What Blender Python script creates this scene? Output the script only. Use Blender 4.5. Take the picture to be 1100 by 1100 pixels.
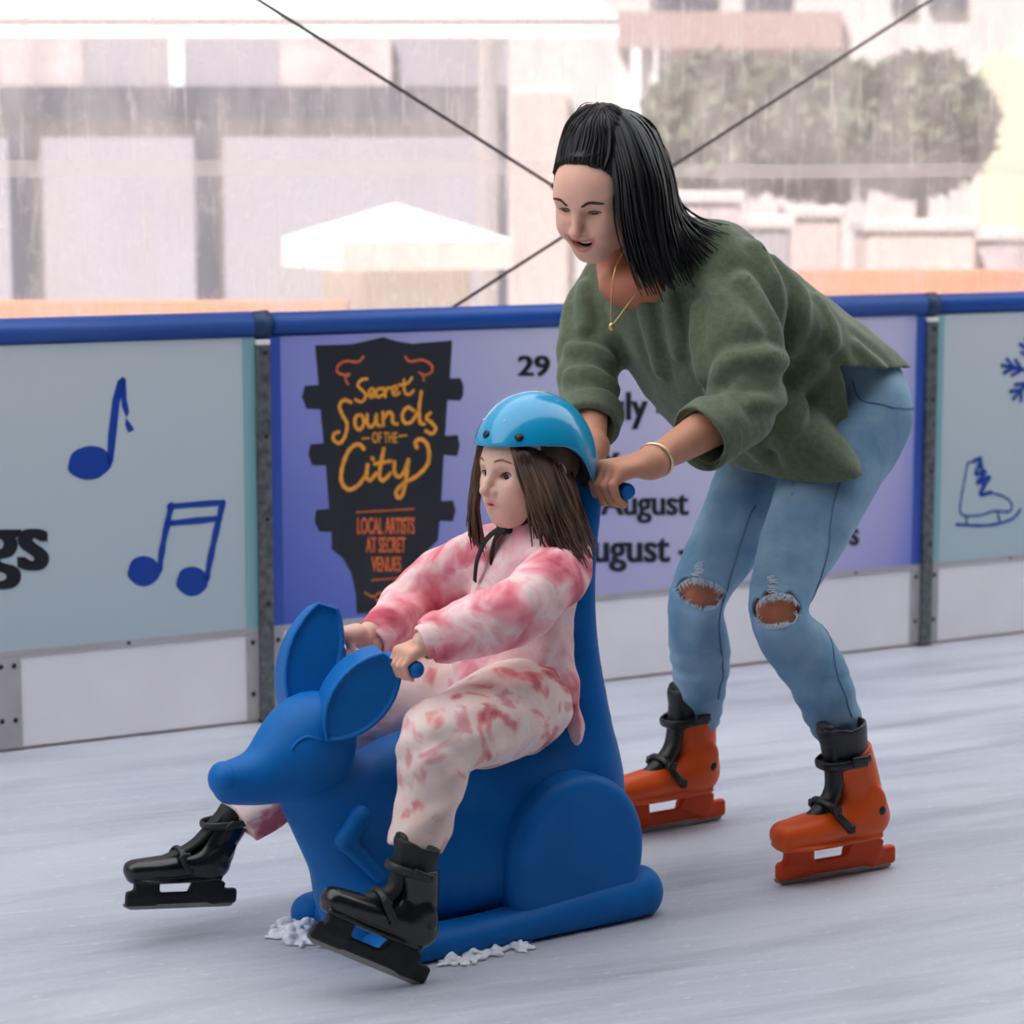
import bpy, bmesh, math, random
import numpy as np
from mathutils import Vector, Matrix

for o in list(bpy.data.objects):
    bpy.data.objects.remove(o, do_unlink=True)
random.seed(7); rng = np.random.default_rng(11)
scene = bpy.context.scene
COL = scene.collection

# ------------------------------------------------------------------ camera
FPX, CAMH = 2600.0, 1.32                       # focal length in pixels of the 1100 px frame, eye height
PITCH = math.atan(350 / FPX)
cam_data = bpy.data.cameras.new('camera'); cam = bpy.data.objects.new('camera', cam_data)
COL.objects.link(cam); scene.camera = cam
cam_data.sensor_width = 36; cam_data.lens = 36 * FPX / 1100
cam.location = (0, 0, CAMH); cam.rotation_euler = (math.pi / 2 - PITCH, 0, 0)
cam_data.dof.use_dof = True; cam_data.dof.focus_distance = 4.35; cam_data.dof.aperture_fstop = 4.0

# ------------------------------------------------------------------ light
world = bpy.data.worlds.new('world'); scene.world = world; world.use_nodes = True
bgn = world.node_tree.nodes['Background']
bgn.inputs[0].default_value = (0.93, 0.96, 1.0, 1); bgn.inputs[1].default_value = 0.26
sun_d = bpy.data.lights.new('sun', 'SUN'); sun = bpy.data.objects.new('sun', sun_d); COL.objects.link(sun)
sun_d.energy = 8.0; sun_d.angle = math.radians(1.0); sun_d.color = (1.0, 0.98, 0.97)
SUN_TO = Vector((0.42, 0.55, -0.95)).normalized()      # the way the light travels: from behind the camera's left
sun.rotation_euler = SUN_TO.to_track_quat('-Z', 'Y').to_euler()
scene.view_settings.view_transform = 'Standard'; scene.view_settings.look = 'None'
scene.view_settings.gamma = 1.0; scene.view_settings.use_curve_mapping = False
scene.view_settings.exposure = 0.47

# ------------------------------------------------------------------ pixel -> place
CAMP = np.array([0, 0, CAMH])
FW = np.array([0, math.cos(PITCH), -math.sin(PITCH)]); UP = np.array([0, math.sin(PITCH), math.cos(PITCH)]); RT = np.array([1.0, 0, 0])
def ray(x, y): return FW + RT * (x - 550) / FPX + UP * (550 - y) / FPX
def gp(x, y, z=0.0):
    v = ray(x, y); return CAMP + v * (z - CAMH) / v[2]
def pt(x, y, Y):
    v = ray(x, y); return CAMP + v * Y / v[1]
WA = gp(285, 775); WB = gp(990, 693)                    # feet of the two posts
WD = (WB - WA) / np.linalg.norm(WB - WA); WN = np.array([WD[1], -WD[0], 0])   # along the boards, towards the camera
WANG = math.atan2(WD[1], WD[0])
def wpx(x, y, off=0.0):
    """pixel -> (s, z) on the plane of the boards, moved 'off' towards the camera"""
    v = ray(x, y); t = ((WA + WN * off - CAMP) @ WN) / (v @ WN); P = CAMP + v * t
    return float((P - WA) @ WD), float(P[2])

# ------------------------------------------------------------------ materials
def mat(name, col, rough=0.5, spec=0.5, metal=0.0, var=0.0, vscale=20.0, bump=0.0, bscale=60.0, coat=0.0, sheen=0.0, sss=0.0, stretch=None, col2=None, emit=None, attr=None):
    m = bpy.data.materials.new(name); m.use_nodes = True
    nt = m.node_tree; b = nt.nodes['Principled BSDF']
    b.inputs['Base Color'].default_value = (*col, 1); b.inputs['Roughness'].default_value = rough
    b.inputs['Specular IOR Level'].default_value = spec; b.inputs['Metallic'].default_value = metal
    b.inputs['Coat Weight'].default_value = coat; b.inputs['Sheen Weight'].default_value = sheen
    if sss:
        b.inputs['Subsurface Weight'].default_value = sss; b.inputs['Subsurface Radius'].default_value = (0.012, 0.004, 0.002); b.inputs['Subsurface Scale'].default_value = 1.0
    tc = nt.nodes.new('ShaderNodeTexCoord'); mp = nt.nodes.new('ShaderNodeMapping'); nt.links.new(tc.outputs['Object'], mp.inputs[0])
    if stretch: mp.inputs['Scale'].default_value = stretch
    src = None
    if attr:
        at = nt.nodes.new('ShaderNodeAttribute'); at.attribute_name = attr; src = at.outputs['Color']
    if var or col2:
        n = nt.nodes.new('ShaderNodeTexNoise'); n.inputs['Scale'].default_value = vscale; n.inputs['Detail'].default_value = 5
        nt.links.new(mp.outputs[0], n.inputs['Vector'])
        r = nt.nodes.new('ShaderNodeMapRange'); r.inputs[1].default_value = 0.35; r.inputs[2].default_value = 0.65
        nt.links.new(n.outputs['Fac'], r.inputs[0])
        mx = nt.nodes.new('ShaderNodeMix'); mx.data_type = 'RGBA'
        nt.links.new(r.outputs[0], mx.inputs[0])
        if col2:
            mx.inputs[6].default_value = (*col, 1); mx.inputs[7].default_value = (*col2, 1)
        else:
            mx.inputs[6].default_value = (*[c * (1 - var) for c in col], 1); mx.inputs[7].default_value = (*[min(1, c * (1 + var)) for c in col], 1)
        if src:
            mm = nt.nodes.new('ShaderNodeMix'); mm.data_type = 'RGBA'; mm.blend_type = 'MULTIPLY'; mm.inputs[0].default_value = 1
            mx.inputs[6].default_value = (1 - var,) * 3 + (1,); mx.inputs[7].default_value = (1, 1, 1, 1)
            nt.links.new(src, mm.inputs[6]); nt.links.new(mx.outputs[2], mm.inputs[7]); src = mm.outputs[2]
        else: src = mx.outputs[2]
    if src: nt.links.new(src, b.inputs['Base Color'])
    if bump:
        n2 = nt.nodes.new('ShaderNodeTexNoise'); n2.inputs['Scale'].default_value = bscale; n2.inputs['Detail'].default_value = 4
        nt.links.new(mp.outputs[0], n2.inputs['Vector'])
        bp = nt.nodes.new('ShaderNodeBump'); bp.inputs['Strength'].default_value = bump; bp.inputs['Distance'].default_value = 0.004
        nt.links.new(n2.outputs['Fac'], bp.inputs['Height']); nt.links.new(bp.outputs[0], b.inputs['Normal'])
    if emit:
        b.inputs['Emission Color'].default_value = (*emit[:3], 1); b.inputs['Emission Strength'].default_value = emit[3]
    return m
def S(r, g, b):
    """sRGB 0-255 -> linear"""
    f = lambda c: (c / 255 / 12.92) if c <= 10 else ((c / 255 + 0.055) / 1.055) ** 2.4
    return (f(r), f(g), f(b))

# ------------------------------------------------------------------ objects
def tag(o, label=None, cat=None, group=None, kind=None):
    if label: o['label'] = label
    if cat: o['category'] = cat
    if group: o['group'] = group
    if kind: o['kind'] = kind
    return o
def mesh_obj(name, verts, faces, m, parent=None, smooth=False, attr=None, loc=None):
    me = bpy.data.meshes.new(name)
    me.from_pydata([tuple(map(float, v)) for v in verts], [], [tuple(f) for f in faces]); me.update()
    if smooth: me.polygons.foreach_set('use_smooth', [True] * len(me.polygons))
    if attr is not None:
        a = me.color_attributes.new('tint', 'FLOAT_COLOR', 'POINT')
        a.data.foreach_set('color', np.concatenate([attr, np.ones((len(attr), 1))], 1).astype(np.float32).ravel())
    o = bpy.data.objects.new(name, me); COL.objects.link(o)
    if m: me.materials.append(m)
    if parent: o.parent = parent
    if loc is not None: o.location = loc
    return o
def empty(name, loc=(0, 0, 0), rz=0.0):
    o = bpy.data.objects.new(name, None); COL.objects.link(o); o.empty_display_size = 0.1
    o.location = loc; o.rotation_euler = (0, 0, rz); return o
class MB:
    """collects simple shapes into one mesh"""
    def __init__(s): s.v = []; s.f = []
    def add(s, v, f):
        n = len(s.v); s.v += [tuple(map(float, p)) for p in v]; s.f += [tuple(i + n for i in q) for q in f]; return s
    def box(s, lo, hi):
        (a, b, c), (d, e, g) = lo, hi
        return s.add([(a, b, c), (d, b, c), (d, e, c), (a, e, c), (a, b, g), (d, b, g), (d, e, g), (a, e, g)],
                     [(0, 3, 2, 1), (4, 5, 6, 7), (0, 1, 5, 4), (1, 2, 6, 5), (2, 3, 7, 6), (3, 0, 4, 7)])
    def prism(s, poly, y0, y1, ax=1):
        """polygon in two axes, extruded along the third (1: x,z along y)"""
        n = len(poly)
        P = lambda p, t: {1: (p[0], t, p[1]), 2: (p[0], p[1], t), 0: (t, p[0], p[1])}[ax]
        v = [P(p, y0) for p in poly] + [P(p, y1) for p in poly]
        return s.add(v, [tuple(range(n)), tuple(range(2 * n - 1, n - 1, -1))] + [(i, i + n, (i + 1) % n + n, (i + 1) % n) for i in range(n)])
    def tube(s, pts, rad, n=8, flat=None, closed=False):
        pts = [np.array(p, float) for p in pts]; k = len(pts)
        rad = [rad] * k if np.isscalar(rad) else rad
        V = []; prev = None
        for i, p in enumerate(pts):
            if closed: t = pts[(i + 1) % k] - pts[i - 1]
            else: t = pts[min(i + 1, k - 1)] - pts[max(i - 1, 0)]
            t = t / (np.linalg.norm(t) + 1e-12)
            if prev is None:
                a = np.array([0, 0, 1.0]) if abs(t[2]) < 0.9 else np.array([1.0, 0, 0])
                if flat is not None: a = np.array(flat, float)
            else: a = prev
            u = a - t * (a @ t); u /= np.linalg.norm(u) + 1e-12; prev = u; w = np.cross(t, u)
            r = rad[i]; ru, rw = (r if isinstance(r, (tuple, list)) else (r, r))
            V += [p + u * ru * math.cos(2 * math.pi * j / n) + w * rw * math.sin(2 * math.pi * j / n) for j in range(n)]
        Fc = []
        for i in range(k if closed else k - 1):
            b, c = i * n, ((i + 1) % k) * n
            Fc += [(b + j, b + (j + 1) % n, c + (j + 1) % n, c + j) for j in range(n)]
        if not closed: Fc += [tuple(range(n - 1, -1, -1)), tuple((k - 1) * n + j for j in range(n))]
        return s.add(V, Fc)
    def sphere(s, c, r, n=10, m=8):
        r = (r, r, r) if np.isscalar(r) else r
        V = [(c[0], c[1], c[2] + r[2])]
        for i in range(1, m):
            a = math.pi * i / m
            V += [(c[0] + r[0] * math.sin(a) * math.cos(2 * math.pi * j / n), c[1] + r[1] * math.sin(a) * math.sin(2 * math.pi * j / n), c[2] + r[2] * math.cos(a)) for j in range(n)]
        V.append((c[0], c[1], c[2] - r[2])); Fc = [(0, 1 + j, 1 + (j + 1) % n) for j in range(n)]
        for i in range(m - 2):
            b = 1 + i * n; Fc += [(b + j, b + n + j, b + n + (j + 1) % n, b + (j + 1) % n) for j in range(n)]
        b = 1 + (m - 2) * n; Fc += [(b + j, len(V) - 1, b + (j + 1) % n) for j in range(n)]
        return s.add(V, Fc)
    def build(s, name, m, parent=None, smooth=False, loc=None, bevel=0.0, seg=2):
        o = mesh_obj(name, s.v, s.f, m, parent, smooth, loc=loc)
        if bevel:
            md = o.modifiers.new('bevel', 'BEVEL'); md.width = bevel; md.segments = seg; md.limit_method = 'ANGLE'
        return o
def crom(P, n=8, closed=False):
    """points along a smooth curve through P"""
    P = [np.array(p, float) for p in P]; k = len(P); out = []
    for i in range(k if closed else k - 1):
        g = (lambda j: P[j % k]) if closed else (lambda j: P[min(max(j, 0), k - 1)])
        a, b, c, d = g(i - 1), g(i), g(i + 1), g(i + 2)
        for t in np.arange(n) / n:
            out.append(0.5 * (2 * b + (c - a) * t + (2 * a - 5 * b + 4 * c - d) * t * t + (3 * b - a - 3 * c + d) * t ** 3))
    if not closed: out.append(P[-1])
    return out

# ------------------------------------------------------------------ rounded shapes from distance fields
def vlen(x, y, z): return np.sqrt(x * x + y * y + z * z)
class SDF:
    def __init__(s): s.ops = []
    def _op(s, fn, lo, hi, k, mode): s.ops.append((fn, np.array(lo, float), np.array(hi, float), k, mode)); return s
    def cap(s, a, b, r1, r2=None, k=0.02, mode='add'):
        a = np.array(a, float); b = np.array(b, float); r2 = r1 if r2 is None else r2
        d = b - a; L2 = max(float(d @ d), 1e-9)
        def fn(X, Y, Z):
            x, y, z = X - a[0], Y - a[1], Z - a[2]
            t = np.clip((x * d[0] + y * d[1] + z * d[2]) / L2, 0, 1)
            return vlen(x - t * d[0], y - t * d[1], z - t * d[2]) - (r1 + (r2 - r1) * t)
        R = max(r1, r2); return s._op(fn, np.minimum(a, b) - R, np.maximum(a, b) + R, k, mode)
    def chain(s, pts, rads, k=0.02, mode='add', n=1):
        """tapering limb through the points, one smooth piece"""
        if n > 1:
            q = crom([np.append(np.array(p, float), r) for p, r in zip(pts, rads)], n); pts = [p[:3] for p in q]; rads = [float(p[3]) for p in q]
        pts = [np.array(p, float) for p in pts]
        segs = []
        for a, b, r1, r2 in zip(pts[:-1], pts[1:], rads[:-1], rads[1:]):
            def one(X, Y, Z, a=a, d=b - a, r1=r1, r2=r2):
                x, y, z = X - a[0], Y - a[1], Z - a[2]
                t = np.clip((x * d[0] + y * d[1] + z * d[2]) / max(float(d @ d), 1e-9), 0, 1)
                return vlen(x - t * d[0], y - t * d[1], z - t * d[2]) - (r1 + (r2 - r1) * t)
            m = max(r1, r2); segs.append((one, np.minimum(a, b) - m, np.maximum(a, b) + m))
        return s._segs(segs, k, mode)
    def _segs(s, segs, k, mode):
        def fn(X, Y, Z):
            f = None
            for q in segs: g = q[0](X, Y, Z); f = g if f is None else np.minimum(f, g)
            return f
        fn.segs = segs
        return s._op(fn, np.min([q[1] for q in segs], 0), np.max([q[2] for q in segs], 0), k, mode)
    def ell(s, c, r, R=None, k=0.02, mode='add'):
        c = np.array(c, float); r = (r, r, r) if np.isscalar(r) else r; r = np.array(r, float); M = np.eye(3) if R is None else np.array(R, float)
        def fn(X, Y, Z):
            x, y, z = X - c[0], Y - c[1], Z - c[2]
            a = (x * M[0][0] + y * M[0][1] + z * M[0][2]); b = (x * M[1][0] + y * M[1][1] + z * M[1][2]); e = (x * M[2][0] + y * M[2][1] + z * M[2][2])
            k0 = vlen(a / r[0], b / r[1], e / r[2]); k1 = vlen(a / r[0] ** 2, b / r[1] ** 2, e / r[2] ** 2) + 1e-9
            return k0 * (k0 - 1) / k1
        m = float(r.max()); return s._op(fn, c - m, c + m, k, mode)
    def box(s, c, h, R=None, rnd=0.01, k=0.02, mode='add'):
        c = np.array(c, float); h = np.array(h, float) - rnd; M = np.eye(3) if R is None else np.array(R, float)
        def fn(X, Y, Z):
            x, y, z = X - c[0], Y - c[1], Z - c[2]
            q = [np.abs(x * M[i][0] + y * M[i][1] + z * M[i][2]) - h[i] for i in range(3)]
            return vlen(*[np.maximum(v, 0) for v in q]) + np.minimum(np.maximum(np.maximum(q[0], q[1]), q[2]), 0) - rnd
        m = float(np.linalg.norm(h)) + rnd; return s._op(fn, c - m, c + m, k, mode)
    def loft(s, st, w, k=0.02, mode='add', n=4):
        """stations (pos, half width along w, half depth across), one smooth piece"""
        q = crom([np.array([*p, a, b]) for p, a, b in st], n) if n > 1 else [np.array([*p, a, b]) for p, a, b in st]
        seg = []
        for P, R in zip(q[:-1], q[1:]):
            d = R[:3] - P[:3]; ax = d / np.linalg.norm(d); u = np.array(w, float); u = u - ax * (u @ ax); u /= np.linalg.norm(u); seg.append((P, R, d, ax, u, np.cross(ax, u)))
        segs = []
        for P, R, d, ax, u, n_ in seg:
            def one(X, Y, Z, P=P, R=R, d=d, ax=ax, u=u, n_=n_):
                x, y, z = X - P[0], Y - P[1], Z - P[2]
                t = np.clip((x * d[0] + y * d[1] + z * d[2]) / float(d @ d), 0, 1)
                x = x - t * d[0]; y = y - t * d[1]; z = z - t * d[2]
                A = P[3] + (R[3] - P[3]) * t; B = P[4] + (R[4] - P[4]) * t; Mn = np.minimum(A, B)
                qa = (x * u[0] + y * u[1] + z * u[2]) / A; qb = (x * n_[0] + y * n_[1] + z * n_[2]) / B; qz = (x * ax[0] + y * ax[1] + z * ax[2]) / Mn
                k0 = vlen(qa, qb, qz); return k0 * (k0 - 1) / (vlen(qa / A, qb / B, qz / Mn) + 1e-9)
            m = max(P[3], P[4], R[3], R[4]); segs.append((one, np.minimum(P[:3], R[:3]) - m, np.maximum(P[:3], R[:3]) + m))
        return s._segs(segs, k, mode)
    def fn(s, f, lo, hi, k=0.0, mode='add'): return s._op(f, lo, hi, k, mode)
    def bounds(s):
        a = [o for o in s.ops if o[4] == 'add']
        return np.min([o[1] for o in a], 0), np.max([o[2] for o in a], 0)
    @staticmethod
    def comb(f, d, k, mode):
        if mode == 'sub':
            if k <= 0: return np.maximum(f, -d)
            h = np.clip(0.5 - 0.5 * (f + d) / k, 0, 1); return f + (-d - f) * h + k * h * (1 - h)
        if mode == 'and':
            if k <= 0: return np.maximum(f, d)
            h = np.clip(0.5 - 0.5 * (f - d) / k, 0, 1); return f + (d - f) * h + k * h * (1 - h)
        if mode == 'disp': return f + d
        if k <= 0: return np.minimum(f, d)
        h = np.clip(0.5 + 0.5 * (f - d) / k, 0, 1); return f + (d - f) * h - k * h * (1 - h)
    def at(s, P):
        P = np.asarray(P, float); X, Y, Z = P[:, 0], P[:, 1], P[:, 2]; f = np.full(len(P), 1.0)
        for fn, lo, hi, k, mode in s.ops: f = s.comb(f, fn(X, Y, Z), k, mode)
        return f
    def project(s, P, it=12, off=0.0):
        P = np.array(P, float); e = 1e-4
        for _ in range(it):
            f = s.at(P) - off; g = np.stack([s.at(P + np.eye(3)[i] * e) - s.at(P - np.eye(3)[i] * e) for i in range(3)], 1) / (2 * e)
            P = P - g * (f / (np.sum(g * g, 1) + 1e-9))[:, None] * 0.9
        return P
    def mesh(s, vox, lo=None, hi=None, thick=None):
        """surface nets; thick turns the solid into a shell open where 'cut' ops pass"""
        b0, b1 = s.bounds(); lo = b0 - 3 * vox if lo is None else np.array(lo, float); hi = b1 + 3 * vox if hi is None else np.array(hi, float)
        n = np.ceil((hi - lo) / vox).astype(int) + 1
        ax = [(lo[i] + vox * np.arange(n[i])).astype(np.float32) for i in range(3)]
        f = np.full(n, 0.08, np.float32); shelled = False
        for fn, a, b, k, mode in s.ops:
            if mode == 'shell':
                f = np.maximum(f, -(f + k)); continue
            pad = max(k, 0) + 3 * vox + 0.012
            def cut(a, b): return tuple(slice(max(0, int((a[i] - pad - lo[i]) / vox)), max(0, int((b[i] + pad - lo[i]) / vox) + 2)) for i in range(3))
            sl = cut(a, b); g = np.ix_(ax[0][sl[0]], ax[1][sl[1]], ax[2][sl[2]])
            if min(len(g[0]), g[1].shape[1], g[2].shape[2]) == 0: continue
            if hasattr(fn, 'segs'):
                d = np.full([len(g[0]), g[1].shape[1], g[2].shape[2]], 0.08, np.float32)
                for one, a1, b1 in fn.segs:
                    s1 = cut(a1, b1); s2 = tuple(slice(max(q.start - p.start, 0), max(q.stop - p.start, 0)) for p, q in zip(sl, s1))
                    h = np.ix_(ax[0][sl[0]][s2[0]], ax[1][sl[1]][s2[1]], ax[2][sl[2]][s2[2]])
                    if d[s2].size: d[s2] = np.minimum(d[s2], one(*h))
            else: d = fn(*g).astype(np.float32)
            f[sl] = s.comb(f[sl], d, k, mode)
        f[0] = f[-1] = 1; f[:, 0] = f[:, -1] = 1; f[:, :, 0] = f[:, :, -1] = 1
        ins = f < 0
        c = np.zeros(n - 1, np.int8)
        for i in (0, 1):
            for j in (0, 1):
                for l in (0, 1): c += ins[i:n[0] - 1 + i, j:n[1] - 1 + j, l:n[2] - 1 + l]
        act = np.argwhere((c > 0) & (c < 8)); idx = np.full(n - 1, -1, np.int64); idx[tuple(act.T)] = np.arange(len(act))
        acc = np.zeros((len(act), 3)); cnt = np.zeros(len(act))
        cor = [(i, j, l) for i in (0, 1) for j in (0, 1) for l in (0, 1)]
        val = {q: f[act[:, 0] + q[0], act[:, 1] + q[1], act[:, 2] + q[2]] for q in cor}
        for q in cor:
            for d in range(3):
                if q[d] == 0:
                    r = tuple(q[e] + (1 if e == d else 0) for e in range(3)); a, b = val[q], val[r]
                    m = (a < 0) != (b < 0); t = np.where(m, a / np.where(m, a - b, 1), 0)
                    p = np.array(q, float)[None].repeat(len(act), 0); p[:, d] += t
                    acc[m] += p[m]; cnt[m] += 1
        V = lo + vox * (act + acc / cnt[:, None]); Q = []
        for d in range(3):
            e, g = (d + 1) % 3, (d + 2) % 3
            a = np.take(ins, range(n[d] - 1), d); b = np.take(ins, range(1, n[d]), d)
            for flip, m in ((False, a & ~b), (True, ~a & b)):
                w = np.argwhere(m); w = w[(w[:, e] > 0) & (w[:, g] > 0) & (w[:, e] < n[e] - 1) & (w[:, g] < n[g] - 1)]
                if not len(w): continue
                E_ = np.eye(3, dtype=int)[e]; G_ = np.eye(3, dtype=int)[g]
                q = [idx[tuple((w - x).T)] for x in (E_ + G_, G_, 0 * E_, E_)]
                Q.append(np.stack(q if not flip else q[::-1], 1))
        return V, np.concatenate(Q)
def net_obj(name, V, Q, m, parent=None, attr=None, relax=1):
    V = np.array(V, float)
    if relax:                                            # light smoothing of voxel steps
        E = np.concatenate([Q[:, [0, 1]], Q[:, [1, 2]], Q[:, [2, 3]], Q[:, [3, 0]]])
        for lam in ([0.5, -0.52] * relax):
            s = np.zeros_like(V); c = np.zeros(len(V))
            for i in range(3):
                s[:, i] = np.bincount(E[:, 0], V[E[:, 1], i], len(V)) + np.bincount(E[:, 1], V[E[:, 0], i], len(V))
            c = np.bincount(E[:, 0], minlength=len(V)) + np.bincount(E[:, 1], minlength=len(V))
            V = V + lam * (s / np.maximum(c, 1)[:, None] - V)
    me = bpy.data.meshes.new(name); me.vertices.add(len(V)); me.vertices.foreach_set('co', V.astype(np.float32).ravel())
    me.loops.add(4 * len(Q)); me.loops.foreach_set('vertex_index', Q.astype(np.int32).ravel())
    me.polygons.add(len(Q)); me.polygons.foreach_set('loop_start', np.arange(0, 4 * len(Q), 4, dtype=np.int32))
    me.update(calc_edges=True); me.validate()
    me.polygons.foreach_set('use_smooth', [True] * len(me.polygons))
    if attr is not None:
        a = me.color_attributes.new('tint', 'FLOAT_COLOR', 'POINT')
        a.data.foreach_set('color', np.concatenate([attr, np.ones((len(V), 1))], 1).astype(np.float32).ravel())
    me.materials.append(m)
    o = bpy.data.objects.new(name, me); COL.objects.link(o)
    if parent: o.parent = parent
    return o
def wob(X, Y, Z, fr, seed):
    """cheap smooth pseudo-noise, about -1..1"""
    r = np.random.default_rng(seed); s = 0
    for i in range(5):
        v = r.normal(size=3); v *= fr * (0.6 + 0.8 * r.random()) / np.linalg.norm(v); s = s + np.sin(X * v[0] + Y * v[1] + Z * v[2] + r.random() * 6.28)
    return s / 2.6

# ================================================================== the rink
def ice_mat():
    m = bpy.data.materials.new('ice'); m.use_nodes = True; nt = m.node_tree; b = nt.nodes['Principled BSDF']; L = nt.links.new
    tc = nt.nodes.new('ShaderNodeTexCoord')
    def noise(sc, scale, detail, rot=WANG):
        mp = nt.nodes.new('ShaderNodeMapping'); mp.inputs['Scale'].default_value = sc; mp.vector_type = 'TEXTURE' if False else 'POINT'
        r0 = nt.nodes.new('ShaderNodeMapping'); r0.inputs['Rotation'].default_value = (0, 0, -rot)
        L(tc.outputs['Object'], r0.inputs[0]); L(r0.outputs[0], mp.inputs[0])
        n = nt.nodes.new('ShaderNodeTexNoise'); n.inputs['Scale'].default_value = scale; n.inputs['Detail'].default_value = detail; n.inputs['Roughness'].default_value = 0.62
        L(mp.outputs[0], n.inputs['Vector']); return n.outputs['Fac']
    streak = noise((0.28, 2.2, 1), 3.2, 8); fine = noise((0.12, 3.0, 1), 14, 6, WANG - 0.18); cloud = noise((0.6, 1.2, 1), 1.3, 3); spk = noise((1, 2, 1), 34, 5)
    def ramp(f, a, b_, c0, c1):
        r = nt.nodes.new('ShaderNodeMapRange'); r.inputs[1].default_value = a; r.inputs[2].default_value = b_; r.inputs[3].default_value = c0; r.inputs[4].default_value = c1; L(f, r.inputs[0]); return r.outputs[0]
    def mixc(f, A, B):
        x = nt.nodes.new('ShaderNodeMix'); x.data_type = 'RGBA'; L(f, x.inputs[0])
        for i, q in ((6, A), (7, B)):
            if isinstance(q, tuple): x.inputs[i].default_value = (*q, 1)
            else: L(q, x.inputs[i])
        return x.outputs[2]
    c = mixc(ramp(cloud, 0.35, 0.65, 0, 1), S(176, 180, 192), S(196, 199, 208))
    c = mixc(ramp(streak, 0.46, 0.72, 0, 0.55), c, S(122, 126, 140))
    c = mixc(ramp(fine, 0.52, 0.72, 0, 0.45), c, S(212, 214, 220))
    c = mixc(ramp(spk, 0.60, 0.76, 0, 0.5), c, S(240, 240, 242))
    L(c, b.inputs['Base Color'])
    L(ramp(streak, 0.4, 0.7, 0.52, 0.34), b.inputs['Roughness']); b.inputs['Specular IOR Level'].default_value = 0.35
    bp = nt.nodes.new('ShaderNodeBump'); bp.inputs['Strength'].default_value = 0.35; bp.inputs['Distance'].default_value = 0.01
    ad = nt.nodes.new('ShaderNodeMath'); L(fine, ad.inputs[0]); L(spk, ad.inputs[1]); L(ad.outputs[0], bp.inputs['Height']); L(bp.outputs[0], b.inputs['Normal'])
    return m
M_ice = ice_mat()
# ice: everything on this side of the boards
def wq(s, n, z): p = WA + WD * s + WN * n; return (p[0], p[1], z)
mesh_obj('floor', [wq(-9, -0.1, 0), wq(11, -0.1, 0), wq(11, 6.1, 0), wq(-9, 6.1, 0), wq(-9, -0.1, -.1), wq(11, -0.1, -.1), wq(11, 6.1, -.1), wq(-9, 6.1, -.1)],
         [(0, 3, 2, 1), (4, 5, 6, 7), (0, 1, 5, 4), (1, 2, 6, 5), (2, 3, 7, 6), (3, 0, 4, 7)], M_ice)
tag(bpy.data.objects['floor'], 'pale blue-grey scratched ice of the skating rink', kind='structure')

# tent roof over the rink: white fabric that lets daylight through
def roof_mat():
    m = bpy.data.materials.new('tent_fabric'); m.use_nodes = True; nt = m.node_tree; nt.nodes.remove(nt.nodes['Principled BSDF'])
    d = nt.nodes.new('ShaderNodeBsdfDiffuse'); t = nt.nodes.new('ShaderNodeBsdfTranslucent'); x = nt.nodes.new('ShaderNodeMixShader')
    d.inputs[0].default_value = (0.8, 0.82, 0.86, 1); t.inputs[0].default_value = (0.93, 0.96, 1.0, 1); x.inputs[0].default_value = 0.88
    nt.links.new(d.outputs[0], x.inputs[1]); nt.links.new(t.outputs[0], x.inputs[2]); nt.links.new(x.outputs[0], nt.nodes['Material Output'].inputs[0]); return m
v = [wq(s, n, z) for s in (-9, 11) for n, z in ((-0.35, 2.9), (3.3, 4.2))]
tag(mesh_obj('ceiling', v, [(0, 1, 3, 2)], roof_mat()), 'white translucent tent roof above the skaters', kind='structure')
v = [wq(s, n, z) for s in (-9, 11) for n, z in ((3.25, 4.215), (6.1, 3.8))]
tag(mesh_obj('ceiling', v, [(0, 1, 3, 2)], mat('added_roof_light_stop', S(120, 120, 126), .8)), 'added opaque grey roof half above the viewer, unseen, holding back daylight', kind='structure')  # opaque half is invented: keeps roof light off camera-facing sides
MB().box((-9, -.05, 0), (11, .05, 3.8)).build('added_wall_back', mat('added_dark_light_stop', S(58, 58, 64), .8, var=.1, vscale=1)); o = bpy.data.objects['added_wall_back']; o.location = wq(0, 6.15, 0); o.rotation_euler = (0, 0, WANG); tag(o, 'added dark grey wall behind the viewer, unseen, blocking light from that side', kind='structure')  # unseen wall added to block sky light from behind the camera
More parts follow.
